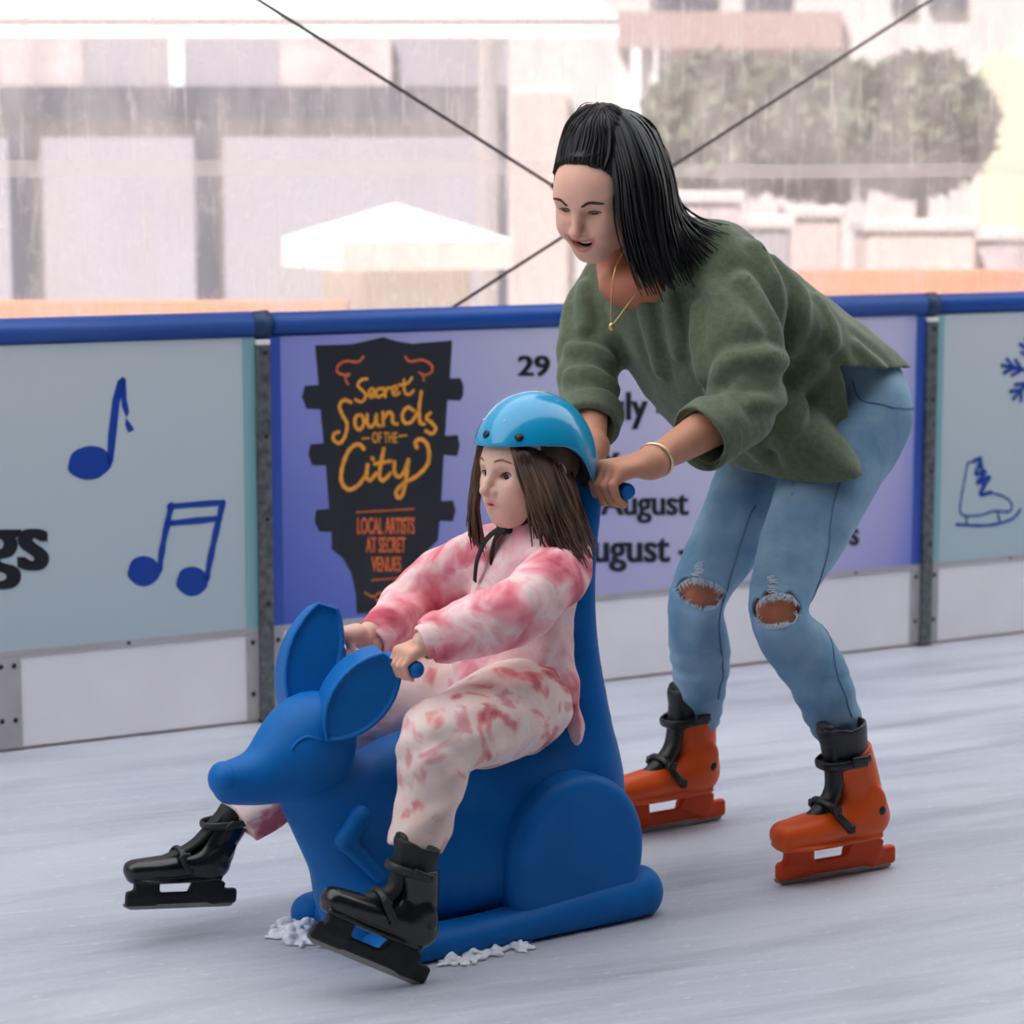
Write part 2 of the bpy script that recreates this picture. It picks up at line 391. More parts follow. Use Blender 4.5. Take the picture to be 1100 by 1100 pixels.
# boards -----------------------------------------------------------
wroot_loc = (WA[0], WA[1], 0)
M_white = mat('kick_board_white', S(240, 236, 240), 0.45, var=0.05, vscale=3)
M_batten = mat('grey_batten', S(176, 172, 174), 0.55, var=0.08, vscale=12)
M_steel = mat('galvanised_steel', S(112, 116, 116), 0.45, metal=0.75, var=0.35, vscale=45, bump=0.1, bscale=50)
M_bolt = mat('dark_bolt', S(42, 42, 44), 0.5, metal=0.4)
M_rail = mat('blue_rail', S(8, 74, 158), 0.42, var=0.08, vscale=4)
M_joint = mat('rail_joint', S(16, 52, 92), 0.5)
M_capw = mat('white_post_cap', S(235, 232, 230), 0.5)
def grad_banner(name, stops, border, w, z0, z1, tint=None):
    """printed vinyl banner: a gradient along s, a border strip at each end"""
    m = bpy.data.materials.new(name); m.use_nodes = True; nt = m.node_tree; b = nt.nodes['Principled BSDF']; L = nt.links.new
    b.inputs['Roughness'].default_value = 0.34; b.inputs['Specular IOR Level'].default_value = 0.4
    tc = nt.nodes.new('ShaderNodeTexCoord'); sp = nt.nodes.new('ShaderNodeSeparateXYZ'); L(tc.outputs['Object'], sp.inputs[0])
    r = nt.nodes.new('ShaderNodeMapRange'); r.inputs[2].default_value = w; L(sp.outputs[0], r.inputs[0])
    n = nt.nodes.new('ShaderNodeTexNoise'); n.inputs['Scale'].default_value = 1.4; n.inputs['Detail'].default_value = 1; L(tc.outputs['Object'], n.inputs['Vector'])
    zz = nt.nodes.new('ShaderNodeMapRange'); zz.inputs[1].default_value = z0; zz.inputs[2].default_value = z1; L(sp.outputs[2], zz.inputs[0])
    def cr(pos, inp):
        c = nt.nodes.new('ShaderNodeValToRGB'); e = c.color_ramp.elements
        while len(e) < len(pos): e.new(0.5)
        for i, (p, q) in enumerate(pos): e[i].position = p; e[i].color = (*q, 1)
        L(inp, c.inputs[0]); return c.outputs[0]
    top = cr(stops[0], r.outputs[0]); bot = cr(stops[1], r.outputs[0])
    mx = nt.nodes.new('ShaderNodeMix'); mx.data_type = 'RGBA'
    ad = nt.nodes.new('ShaderNodeMath'); ad.operation = 'MULTIPLY_ADD'; L(n.outputs['Fac'], ad.inputs[0]); ad.inputs[1].default_value = 0.8; L(zz.outputs[0], ad.inputs[2])
    sb = nt.nodes.new('ShaderNodeMath'); sb.operation = 'SUBTRACT'; sb.use_clamp = True; L(ad.outputs[0], sb.inputs[0]); sb.inputs[1].default_value = 0.4
    L(sb.outputs[0], mx.inputs[0]); L(bot, mx.inputs[6]); L(top, mx.inputs[7])
    L(mx.outputs[2], b.inputs['Base Color']); return m
M_border_b = mat('banner_edge_blue', S(52, 84, 176), 0.35)
M_border_t = mat('banner_edge_teal', S(134, 182, 188), 0.35)
M_teal = grad_banner('banner_teal', [[(0, S(200, 208, 212)), (1, S(198, 207, 212))], [(0, S(176, 196, 202)), (1, S(178, 196, 203))]], None, 2, 0.24, 0.96)
lil = [[(0, S(140, 146, 212)), (.12, S(154, 156, 214)), (.42, S(206, 202, 226)), (.75, S(220, 214, 230)), (.95, S(208, 202, 228)), (1, S(140, 160, 208))],
       [(0, S(70, 96, 186)), (.12, S(96, 112, 200)), (.42, S(172, 170, 220)), (.75, S(190, 186, 224)), (.93, S(160, 158, 216)), (1, S(80, 110, 206))]]
M_lilac = grad_banner('banner_lilac', lil, None, 2.05, 0.24, 0.96)
M_blueink = mat('blue_print', S(12, 62, 158), 0.4); M_black = mat('black_print', S(20, 22, 30), 0.4)
M_char = mat('charcoal_print', S(34, 36, 44), 0.42, var=0.12, vscale=8)
M_gold = mat('gold_print', S(240, 160, 54), 0.42, var=0.1, vscale=30); M_orange = mat('orange_print', S(226, 110, 58), 0.42, var=0.14, vscale=60)

def panel(label, s0, s1, bm_, edge, kicks, kz=(0.235, 0.235)):
    """s along the boards from the left post"""
    r = empty('rink_barrier_panel', (WA[0] + WD[0] * s0, WA[1] + WD[1] * s0, 0), WANG); tag(r, label, 'barrier', 'rink barrier panels')
    w = s1 - s0
    MB().box((0, 0.005, 0.008), (w, 0.03, 0.95)).build('backing_board', M_white, r)
    for a, b in kicks:
        MB().box((a + .002, -0.004, 0.008), (b - .002, 0.0045, 0.232)).build('kick_board', M_white, r, bevel=.002)
    MB().box((0, -0.008, 0.226), (w, -0.0045, 0.2405)).build('lower_batten', M_batten, r)
    bn = MB().box((0, -0.007, 0.2405), (w, 0.0045, 0.956)).build('banner', bm_, r)
    for a in (0.0, w - 0.032): MB().box((a, -0.0082, 0.2405), (a + 0.032, -0.0071, 0.956)).build('border_strip', edge, bn)
    rl = MB().tube([(-0.0 + 0.004, 0.012, 0.985), (w - 0.004, 0.012, 0.985)], (0.030, 0.034), 20).build('cap_rail', M_rail, r, True)
    for a, b in kicks:
        for q in (a + 0.016, b - 0.036 + 0.02):
            bt = MB().box((q - 0.016, -0.0085, 0.01), (q + 0.016, -0.0045, 0.2255)).build('side_batten', M_batten, r)
            for z in (0.075, 0.205): MB().sphere((q, -0.0095, z), (.006, .003, .006), 8, 6).build('screw', M_bolt, bt, True)
        for q in np.arange(a + 0.3, b - 0.1, 0.3): MB().sphere((q, -0.009, 0.2335), (.005, .003, .004), 8, 6).build('screw', M_bolt, r, True)
    return r, bn
SB = (WB - WA) @ WD
sL = -2.06
PL, BL = panel('teal barrier panel printed with blue music notes left of the steel post', sL, -0.018, M_teal, M_border_t, [(0, 1.404), (1.404, 2.042)])
PC, BC = panel('lilac barrier panel printed with a guitar head and dates between the posts', 0.018, SB - 0.018, M_lilac, M_border_b, [(0, SB - 0.036)])
PR, BR = panel('teal barrier panel printed with a blue ice skate and snowflake at the right', SB + 0.018, SB + 2.06, M_teal, M_border_t, [(0, 2.042)])
M_foot = mat('post_foot', S(60, 62, 62), 0.6, metal=.4)
for s, lab in ((0.0, 'galvanised steel post left of the guitar head banner'), (SB, 'galvanised steel post right of the lilac dates banner'), (sL, 'galvanised steel post at the far left end of the music note panel')):
    r = empty('barrier_post', (WA[0] + WD[0] * s, WA[1] + WD[1] * s, 0), WANG); tag(r, lab, 'post', 'steel posts of the rink barrier')
    MB().box((-0.0178, -0.022, 0.002), (0.0178, 0.028, 0.938)).build('upright', M_steel, r, bevel=.002)
    MB().box((-0.0178, -0.023, 0.938), (0.0178, 0.028, 0.95)).build('end_cap', M_capw, r, bevel=.002)
    MB().tube([(-0.024, 0.012, 0.985), (0.024, 0.012, 0.985)], (0.0325, 0.0365), 20).build('rail_sleeve', M_joint, r, True)
    MB().box((-0.012, -0.005, 0.95), (0.012, 0.025, 0.96)).build('saddle', M_joint, r)
    for z in (0.918, 0.715, 0.51, 0.30): MB().sphere((0.004, -0.023, z), (.0055, .003, .0055), 8, 6).build('bolt', M_bolt, r, True)

# prints -----------------------------------------------------------
def to_panel(pts, zoom, root_s, off=0.0085):
    x0, y0, k = zoom; out = []
    for x, y in pts:
        s, z = wpx(x0 + x / k, y0 + y / k, off); out.append((s - root_s, z))
    return out
def fill(name, polys, m, parent, y=-0.0078, mb=None):
    mb = mb or MB()
    for P in polys:
        cu = bpy.data.curves.new('t', 'CURVE'); cu.dimensions = '2D'; cu.fill_mode = 'FRONT'
        sp = cu.splines.new('POLY'); sp.points.add(len(P) - 1); sp.use_cyclic_u = True
        for q, p in zip(sp.points, P): q.co = (p[0], p[1], 0, 1)
        ob = bpy.data.objects.new('t', cu); COL.objects.link(ob); me = ob.to_mesh()
        mb.add([(v.co.x, y, v.co.y) for v in me.vertices], [tuple(p.vertices) for p in me.polygons]); ob.to_mesh_clear(); bpy.data.objects.remove(ob)
    return mb.build(name, m, parent)
def strokes(name, lines, widths, m, parent, zoom, root_s, y=-0.0084, n=6, only=False):
    """brush strokes: flat ribbons with round ends, slightly uneven like paint"""
    mb = MB()
    for i, ln in enumerate(lines):
        w = widths if np.isscalar(widths) else widths[i]
        P = [np.array(p) for p in to_panel(crom(ln, n) if len(ln) > 2 else [np.array(ln[0], float) + (np.array(ln[1], float) - np.array(ln[0], float)) * t for t in np.linspace(0, 1, 6)], zoom, root_s)]
        w = w / zoom[2] * 0.00233
        k = len(P); V = []; F_ = []; yy = y - 0.00002 * i
        for j in range(k):
            t = P[min(j + 1, k - 1)] - P[max(j - 1, 0)]; t = t / (np.linalg.norm(t) + 1e-9); nn = np.array([-t[1], t[0]])
            u = w * (0.5 + 0.06 * math.sin(j * 1.7 + i)); V += [(*(P[j] + nn * u), yy), (*(P[j] - nn * u), yy)]
        F_ = [(2 * j, 2 * j + 1, 2 * j + 3, 2 * j + 2) for j in range(k - 1)]
        for c, sgn in ((0, -1), (k - 1, 1)):
            b = len(V); V += [(P[c][0] + 0.5 * w * math.cos(a), P[c][1] + 0.5 * w * math.sin(a), yy) for a in np.linspace(0, 2 * math.pi, 11)[:-1]]; F_.append(tuple(range(b, b + 10)))
        mb.add([(v_[0], v_[2], v_[1]) for v_ in V], F_)
    if only: return mb
    return mb.build(name, m, parent)
def lettering(txt, m, parent, box, root_s, y=-0.0086, bold=0.03, name='lettering', fit=True):
    """flat text whose ink box lands on the pixel box (x0, ytop, x1, ybase); ytop is the top of the ink"""
    cu = bpy.data.curves.new('t', 'FONT'); cu.body = txt; cu.size = 1; cu.offset = min(bold, .012); cu.resolution_u = 6
    ob = bpy.data.objects.new('t', cu); COL.objects.link(ob); me = ob.to_mesh()
    V = np.array([v.co[:2] for v in me.vertices]); Fc = [tuple(p.vertices) for p in me.polygons]; ob.to_mesh_clear(); bpy.data.objects.remove(ob)
    lo, hi = V.min(0), V.max(0); x0, yt, x1, yb = box
    tl, tr, bl, br = [np.array(wpx(a, b, 0.0085)) - np.array([root_s, 0]) for a, b in ((x0, yt), (x1, yt), (x0, yb), (x1, yb))]
    w_ = (bold - .012) * 1.6
    if w_ > 0:
        n_ = len(V); sh = [-w_, 0, w_]; Fc = [tuple(i + j * n_ for i in q) for j in range(3) for q in Fc]; dy = np.repeat([0, .00003, .00006], n_); V = np.concatenate([V + [a, 0] for a in sh]); lo, hi = V.min(0), V.max(0)
    else: dy = np.zeros(len(V))
    t = (V - lo) / (hi - lo); P = (1 - t[:, 1:]) * ((1 - t[:, :1]) * bl + t[:, :1] * br) + t[:, 1:] * ((1 - t[:, :1]) * tl + t[:, :1] * tr)
    return mesh_obj(name, [(p[0], y - d_, p[1]) for p, d_ in zip(P, dy)], Fc, m, parent)

# left panel
ZL = (0, 320, 2.2)
def ring(cx, cy, rx, ry, rot=0, n=26, wobble=0.05):
    return [(cx + rx * math.cos(a) * math.cos(rot) * (1 + wobble * math.sin(5 * a)) - ry * math.sin(a) * math.sin(rot), cy + rx * math.cos(a) * math.sin(rot) + ry * math.sin(a) * math.cos(rot)) for a in np.linspace(0, 2 * math.pi, n)[:-1]]
fill('music_note', [to_panel(ring(212, 390, 52, 40, -.15), ZL, sL), to_panel([(253, 392), (268, 388), (276, 320), (283, 250), (297, 192), (290, 186), (278, 196), (266, 240), (256, 320)], ZL, sL),
                    to_panel([(286, 192), (298, 190), (300, 240), (306, 270), (299, 282), (288, 258)], ZL, sL), to_panel([(298, 284), (308, 296), (318, 312), (304, 318), (296, 300)], ZL, sL)], M_blueink, BL)
nt2 = strokes('music_note', [[(376, 645), (386, 580), (405, 490)], [(488, 665), (505, 580), (526, 486)], [(400, 493), (528, 483)], [(397, 533), (520, 521)]], [15, 15, 13, 14], M_blueink, BL, ZL, sL, only=True)
fill('music_note', [to_panel(ring(340, 646, 38, 36), ZL, sL), to_panel(ring(454, 670, 37, 35), ZL, sL)], M_blueink, BL, mb=nt2)
lettering('gs', M_black, BL, (-22, 568, 53, 633), sL, bold=0.035)
# middle panel
ZG = (320, 350, 3.333); s0 = 0.018
half = [(62, 70), (190, 66), (240, 56), (305, 40), (355, 55), (410, 64), (552, 52), (552, 80), (545, 188), (583, 187), (594, 215), (592, 250), (582, 268), (536, 266), (528, 394), (573, 391), (580, 430), (571, 466), (523, 463), (514, 628), (556, 625), (566, 660), (556, 700), (509, 698), (502, 768), (470, 800), (436, 860), (418, 940), (410, 1028),
        (212, 1030), (208, 960), (192, 885), (162, 832), (122, 800), (121, 738), (77, 737), (60, 700), (66, 660), (112, 656), (101, 500), (52, 499), (38, 460), (46, 424), (93, 421), (81, 299), (32, 297), (15, 255), (25, 215), (75, 212)]
fill('guitar_head_print', [to_panel(half, ZG, s0)], M_char, BC, -0.0076)
sec = [[(248, 190), (226, 194), (215, 214), (232, 232), (244, 250), (228, 272), (206, 264)], [(256, 250), (272, 238), (268, 224), (255, 234), (258, 255), (276, 252)], [(302, 226), (287, 226), (280, 242), (289, 255), (306, 244)],
       [(306, 222), (312, 236), (313, 254)], [(313, 240), (322, 223), (336, 224)], [(338, 240), (354, 230), (350, 216), (339, 222), (340, 242), (350, 248), (364, 240)], [(380, 192), (380, 220), (386, 242), (400, 245), (414, 232)], [(362, 212), (392, 206), (408, 186)]]
sou = [[(190, 274), (165, 266), (149, 288), (160, 320), (176, 350), (170, 392), (150, 420), (128, 408), (130, 388), (146, 380)], [(224, 318), (207, 326), (205, 356), (220, 372), (236, 352), (232, 326), (222, 318)], [(248, 318), (248, 346), (259, 362), (274, 350), (281, 318)], [(281, 318), (283, 350), (294, 358)],
       [(304, 310), (306, 356)], [(306, 334), (324, 310), (338, 318), (340, 346), (356, 352)], [(416, 304), (392, 292), (374, 318), (382, 346), (406, 344), (428, 310)], [(442, 236), (434, 300), (438, 346), (452, 352)], [(474, 312), (459, 330), (480, 348), (494, 368), (480, 386), (458, 376)]]
cit = [[(236, 440), (216, 424), (184, 444), (160, 502), (156, 556), (180, 586), (214, 572), (240, 540)], [(250, 498), (246, 540), (260, 552), (280, 528)], [(266, 474), (270, 478)], [(308, 440), (296, 500), (292, 540), (306, 553), (330, 530)], [(276, 494), (332, 484)], [(346, 488), (346, 526), (362, 540), (382, 520), (396, 480)],
       [(396, 480), (388, 540), (376, 600), (360, 616), (352, 594), (376, 566), (430, 534), (466, 490), (466, 432), (442, 406), (421, 416), (426, 436)]]
strokes('script_lettering', sec, 11, M_gold, BC, ZG, s0); strokes('script_lettering', sou, 13.5, M_gold, BC, ZG, s0); strokes('script_lettering', cit, 15.5, M_gold, BC, ZG, s0)
strokes('flourish', [[(235, 110), (214, 130), (175, 126), (146, 140), (141, 164), (165, 176), (186, 172), (170, 188), (180, 210)]], 8, M_orange, BC, ZG, s0)
strokes('flourish', [[(384, 110), (402, 128), (445, 122), (478, 140), (479, 164), (456, 176), (432, 166), (446, 176), (451, 196)]], 8, M_orange, BC, ZG, s0)
strokes('flourish', [[(240, 955), (270, 970), (292, 956), (306, 966), (298, 984), (280, 980)]], 7, M_orange, BC, ZG, s0)
def zb(x0, y0, x1, y1): return (320 + x0 / 3.333, 350 + y0 / 3.333, 320 + x1 / 3.333, 350 + y1 / 3.333)
lettering('OF THE', M_gold, BC, zb(266, 380, 356, 420), s0, bold=0.02)
for q_ in ([[(230, 404), (255, 402)]], [[(363, 395), (390, 392)]]): strokes('dash', q_, 6, M_gold, BC, ZG, s0)
lettering('LOCAL ARTISTS', M_orange, BC, zb(212, 686, 418, 746), s0, bold=0.03)
lettering('AT SECRET', M_orange, BC, zb(243, 756, 386, 812), s0, bold=0.03)
lettering('VENUES', M_orange, BC, zb(263, 826, 370, 880), s0, bold=0.03)
strokes('rule_line', [[(x, 668 - (x - 210) * .06), (x + 9, 667 - (x - 210) * .06)] for x in range(211, 414, 13)], 6, M_orange, BC, ZG, s0)
strokes('rule_line', [[(x, 911 - (x - 264) * .08), (x + 9, 910 - (x - 264) * .08)] for x in range(265, 366, 13)], 6, M_orange, BC, ZG, s0)
for t, b in (('29', (556, 382, 591, 404)), ('J', (599, 382, 613, 404)), ('uly -', (654, 421, 716, 461)), ('y -', (646, 486, 687, 512)), ('August', (645, 526, 740, 562)), ('ugust -', (637, 578, 741, 614)), ('s', (912, 568, 923, 586))):
    lettering(t, M_black, BC, b, s0, bold=0.028)
# right panel
ZR = (900, 300, 2.62); sR = SB + 0.018
strokes('ice_skate_print', [[(366, 516), (356, 570), (344, 640), (354, 664), (402, 664), (440, 652), (482, 654), (489, 630), (464, 610), (424, 600)], [(333, 690), (420, 693), (488, 676), (514, 648)], [(362, 666), (362, 690)], [(450, 656), (455, 682)], [(366, 516), (402, 508)]], [7, 9, 8, 8, 6], M_blueink, BR, ZR, sR)
strokes('ice_skate_print', [[(384, 512), (404, 506), (388, 548), (416, 540), (392, 574), (428, 556), (400, 604), (430, 600)], [(404, 520), (410, 590)]], 14, M_blueink, BR, ZR, sR)
fl = []
for a in range(6):
    an = a * math.pi / 3 + 0.2; c_, s_ = math.cos(an), math.sin(an); T = lambda u, v: (560 + u * c_ - v * s_, 262 + u * s_ + v * c_)
    fl += [[T(0, 0), T(100, 0)], [T(42, 0), T(66, 22)], [T(42, 0), T(66, -22)], [T(66, 0), T(90, 20)], [T(66, 0), T(90, -20)]]
strokes('snowflake_print', fl, 13, M_blueink, BR, ZR, sR)

# clear vinyl wall above the boards ---------------------------------
def vinyl():
    m = bpy.data.materials.new('clear_vinyl'); m.use_nodes = True; nt = m.node_tree; L = nt.links.new; nt.nodes.remove(nt.nodes['Principled BSDF'])
    tr = nt.nodes.new('ShaderNodeBsdfTransparent'); tr.inputs[0].default_value = (0.97, 0.96, 0.97, 1)
    tl = nt.nodes.new('ShaderNodeBsdfTranslucent'); tl.inputs[0].default_value = (0.97, 0.95, 0.97, 1)
    gl = nt.nodes.new('ShaderNodeBsdfGlossy'); gl.inputs['Roughness'].default_value = 0.12
    tc = nt.nodes.new('ShaderNodeTexCoord')
    def nz(sc, scale, det):
        mp = nt.nodes.new('ShaderNodeMapping'); mp.inputs['Scale'].default_value = sc; L(tc.outputs['Object'], mp.inputs[0])
        n = nt.nodes.new('ShaderNodeTexNoise'); n.inputs['Scale'].default_value = scale; n.inputs['Detail'].default_value = det; L(mp.outputs[0], n.inputs['Vector']); return n.outputs['Fac']
    def rg(f, a, b, c, d):
        r = nt.nodes.new('ShaderNodeMapRange'); r.inputs[1].default_value = a; r.inputs[2].default_value = b; r.inputs[3].default_value = c; r.inputs[4].default_value = d; L(f, r.inputs[0]); return r.outputs[0]
    def op(o, a, b):
        q = nt.nodes.new('ShaderNodeMath'); q.operation = o; q.use_clamp = True
        for i, z in enumerate((a, b)):
            if isinstance(z, float): q.inputs[i].default_value = z
            else: L(z, q.inputs[i])
        return q.outputs[0]
    smear = rg(nz((1.6, 1, 0.5), 5, 8), 0.4, 0.7, 0.0, 0.30); scr = rg(nz((6, 1, .7), 7, 10), 0.56, 0.74, 0.0, 0.32); blot = rg(nz((1, 1, 1), 28, 4), 0.56, 0.75, 0.0, 0.16)
    hz = op('ADD', op('ADD', op('ADD', smear, scr), blot), 0.31)
    x = nt.nodes.new('ShaderNodeMixShader'); L(hz, x.inputs[0]); L(tr.outputs[0], x.inputs[1]); L(tl.outputs[0], x.inputs[2])
    y = nt.nodes.new('ShaderNodeMixShader'); y.inputs[0].default_value = 0.03; L(x.outputs[0], y.inputs[1]); L(gl.outputs[0], y.inputs[2])
    L(y.outputs[0], nt.nodes['Material Output'].inputs[0]); return m
r = empty('clear_vinyl_curtain', (WA[0] - WN[0] * .16, WA[1] - WN[1] * .16, 0), WANG)
tag(r, 'scratched hazy clear vinyl curtain hanging above the rink barrier', 'curtain')
M_v = vinyl()
V = []; Fc = []; ns, nz_ = 90, 30
for j in range(nz_ + 1):
    for i in range(ns + 1):
        s = -3 + 8 * i / ns; z = 0.5 + 2.45 * j / nz_; V.append((s, 0.012 * math.sin(s * 2.1 + z) + 0.006 * math.sin(s * 7 + 2 * z), z))
Fc = [(j * (ns + 1) + i, j * (ns + 1) + i + 1, (j + 1) * (ns + 1) + i + 1, (j + 1) * (ns + 1) + i) for j in range(nz_) for i in range(ns)]
mesh_obj('vinyl_sheet', V, Fc, M_v, r, True)
M_seam = mat('vinyl_weld', S(232, 226, 230), 0.4)
sm = bpy.data.materials.new('weld_band'); sm.use_nodes = True; nt = sm.node_tree; nt.nodes.remove(nt.nodes['Principled BSDF']); q1 = nt.nodes.new('ShaderNodeBsdfTransparent'); q2 = nt.nodes.new('ShaderNodeBsdfTranslucent'); q2.inputs[0].default_value = (1, .97, .98, 1); q3 = nt.nodes.new('ShaderNodeMixShader'); q3.inputs[0].default_value = .38; nt.links.new(q1.outputs[0], q3.inputs[1]); nt.links.new(q2.outputs[0], q3.inputs[2]); nt.links.new(q3.outputs[0], nt.nodes['Material Output'].inputs[0])
V = []; n_ = 90
for i in range(n_ + 1):
    s = -3 + 8 * i / n_
    for z in (1.345, 1.385): V.append((s, 0.012 * math.sin(s * 2.1 + z) + 0.006 * math.sin(s * 7 + 2 * z) - 0.006, z + 0.004 * math.sin(3 * s)))
mesh_obj('weld_seam', V, [(2 * i, 2 * i + 2, 2 * i + 3, 2 * i + 1) for i in range(n_)], sm, r, True)
# steel bracing cables just behind the boards
M_cable = mat('steel_cable', S(58, 54, 54), 0.5, metal=0.3)
def wall3(x, y, off): s, z = wpx(x, y, off); p = WA + WD * s + WN * off; return np.array([p[0], p[1], z])
c0 = np.array(wall3(278, 0, -.12)); c1 = np.array(wall3(600, 203, -.12)); e1 = c1 + (c1 - c0) * 0.75; a0 = c0 - (c1 - c0) * 0.35
def cable(label, A, B, fit=None):
    r = empty('bracing_cable', ((A + B) / 2).tolist()); tag(r, label, 'cable', 'bracing cables behind the barrier'); o_ = np.array(r.location)
    MB().tube([A - o_, B - o_], 0.0045, 8).build('wire', M_cable, r, True)
    if fit is not None:
        d = (B - A) / np.linalg.norm(B - A); MB().tube([fit - d * .02 - o_, fit + d * .03 - o_], 0.010, 10).build('turnbuckle', M_cable, r, True)
cable('thin dark steel cable running down right from the top left of the vinyl', a0, wall3(596, 201, -.12), c1)
c2, c3 = wall3(1000, 0, -.13), wall3(487, 330, -.13)
cable('thin dark steel cable running down left from the top right of the vinyl', c2 + (c2 - c3) * .12, c3 + (c3 - c2) * .1)

# ================================================================== outside, seen through the vinyl
M_frame = mat('dark_window_frame', S(44, 50, 72), 0.6, var=.1); M_blind = mat('pale_blind', S(156, 153, 164), 0.7, var=.06, vscale=2)
M_facade = mat('grey_facade', S(150, 146, 156), 0.8, var=.1, vscale=1.5); M_canopy = mat('white_canopy', S(252, 252, 252), 0.7)
M_line = mat('canopy_seam', S(190, 188, 192), .7)
M_cream = mat('painted_pillar', S(240, 226, 212), 0.7, var=.03); M_timber = mat('orange_timber', S(206, 132, 92), 0.6, var=.15, vscale=4, stretch=(.3, 3, 3))
M_leaf = mat('olive_leaves', S(92, 98, 78), 0.7, var=.4, vscale=9); M_sand = mat('sandy_wall', S(200, 193, 190), 0.8, var=.06); M_brown = mat('brown_fascia', S(164, 138, 132), .7, var=.1)
M_yel = mat('pale_yellow_wall', S(222, 214, 178), .8); M_peach = mat('peach_wall', S(202, 182, 176), .8, var=.1); M_pink = mat('pale_clutter', S(186, 172, 174), .8, var=.2, vscale=6)
M_pave = mat('pavement', S(196, 184, 176), .85, var=.12, vscale=3)
MB().box((-30, 5.0, -0.3), (40, 40, -0.12)).build('ground', M_pave); tag(bpy.data.objects['ground'], 'pale pavement outside the tent', kind='structure')
def fp(x0, y0, x1, y1, Y):                               # pixel box -> x and z range at distance Y
    a = pt(x0, y1, Y); b = pt(x1, y0, Y); return a[0], a[2], b[0], b[2]
Yf = 13.0
bl = empty('shop_building', (-1.4, Yf, -0.12)); tag(bl, 'pale shopfront with dark window frames outside the tent on the left', 'building')
o_ = np.array(bl.location)
def fbox(name, px, m, y0, y1, parent=bl):
    x0, z0, x1, z1 = fp(*px, Yf); return MB().box((x0 - o_[0], y0, z0 - o_[2]), (x1 - o_[0], y1, z1 - o_[2])).build(name, m, parent)
x0, z0, x1, z1 = fp(-260, -120, 545, 320, Yf); MB().box((x0 - o_[0], .06, .0), (x1 - o_[0], 1.5, z1 - o_[2])).build('wall', M_facade, bl)
fbox('lintel', (-260, 93, 545, 126), M_frame, -.06, .05)
for a, b in ((-180, -160), (18, 36), (214, 231), (524, 546)): fbox('mullion', (a, 126, b, 420), M_frame, -.05, .05)
for a, b in ((-160, 18), (36, 214), (231, 524)):
    w_ = fbox('window_pane', (a, 126, b, 420), M_blind, .0, .05)
for a, b, m_ in ((0, 90, M_pink), (90, 180, M_facade), (182, 198, M_canopy), (198, 300, M_facade), (300, 420, M_pink)): fbox('upper_panel', (a, 42, b, 93), m_, .0, .055)
# white canopy of the market umbrella row
cn = empty('white_canopy', (-1.3, 9.4, 1.9)); tag(cn, 'bright white flat canopy outside along the top left', 'canopy'); o2 = np.array(cn.location)
a = pt(-200, 40, 9.4); b = pt(664, 40, 9.4); t = pt(0, 22, 9.4)
MB().box((a[0] - o2[0], 0, a[2] - o2[2]), (b[0] - o2[0], .04, t[2] - o2[2])).build('valance', M_canopy, cn)
MB().box((a[0] - o2[0], -.01, t[2] - o2[2]), (b[0] - o2[0], .05, t[2] - o2[2] + .014)).build('seam_band', M_line, cn)
mesh_obj('roof_sheet', [(a[0] - o2[0], .0, t[2] - o2[2] + .014), (b[0] - o2[0], .0, t[2] - o2[2] + .014), (b[0] - .7 - o2[0], 1.3, .75), (a[0] - o2[0], 1.3, .75)], [(0, 1, 2, 3)], M_canopy, cn)
for xx in (-1.95, 1.2): MB().tube([(xx, .8, -2.02), (xx, .8, .45)], .04, 8).build('pole', M_canopy, cn, True)
# pillar with pyramid cap
Yp = 9.0; pl = empty('capped_pillar', (*pt(425, 300, Yp + .3)[:2], -0.12)); tag(pl, 'cream pillar with wide pyramid cap standing outside behind the vinyl', 'pillar'); o3 = np.array(pl.location); pl.rotation_euler = (0, 0, 0.42)
w = 0.34; zc0 = pt(425, 290, Yp)[2] - o3[2]; zc1 = pt(425, 258, Yp)[2] - o3[2]; zt = pt(425, 218, Yp + .3)[2] - o3[2]
MB().add([(-w, -w, zc1), (w, -w, zc1), (w, w, zc1), (-w, w, zc1), (0, 0, zt), (-w, -w, zc0), (w, -w, zc0), (w, w, zc0), (-w, w, zc0)],
         [(0, 1, 4), (1, 2, 4), (2, 3, 4), (3, 0, 4), (5, 6, 1, 0), (6, 7, 2, 1), (7, 8, 3, 2), (8, 5, 0, 3), (8, 7, 6, 5)]).build('pyramid_cap', M_cream, pl)
MB().box((-.22, -.22, 0), (.22, .22, zc0)).build('shaft', M_cream, pl)
# timber rails
def rail(label, xa, xb, yt, yb, Y, n=1):
    A = pt(xa, yb, Y); B = pt(xb, yt, Y); r = empty('timber_rail', ((A[0] + B[0]) / 2, Y, -.12)); tag(r, label, 'railing'); o4 = np.array(r.location); w = (B[0] - A[0]) / 2
    MB().box((-w, 0, A[2] + .12), (w, .18, B[2] + .12)).build('top_board', M_timber, r)
    MB().box((-w, .2, A[2] + .05), (w, .24, A[2] + .1)).build('lower_board', M_timber, r)
    for q in (-w * .8, w * .8): MB().box((q - .05, .03, 0), (q + .05, .15, A[2] + .12)).build('rail_post', M_timber, r)
rail('orange timber rail outside behind the teal music note panel', -260, 372, 325, 356, 8.0); rail('orange timber rail outside behind the right end of the barrier', 690, 1320, 291, 330, 9.2)
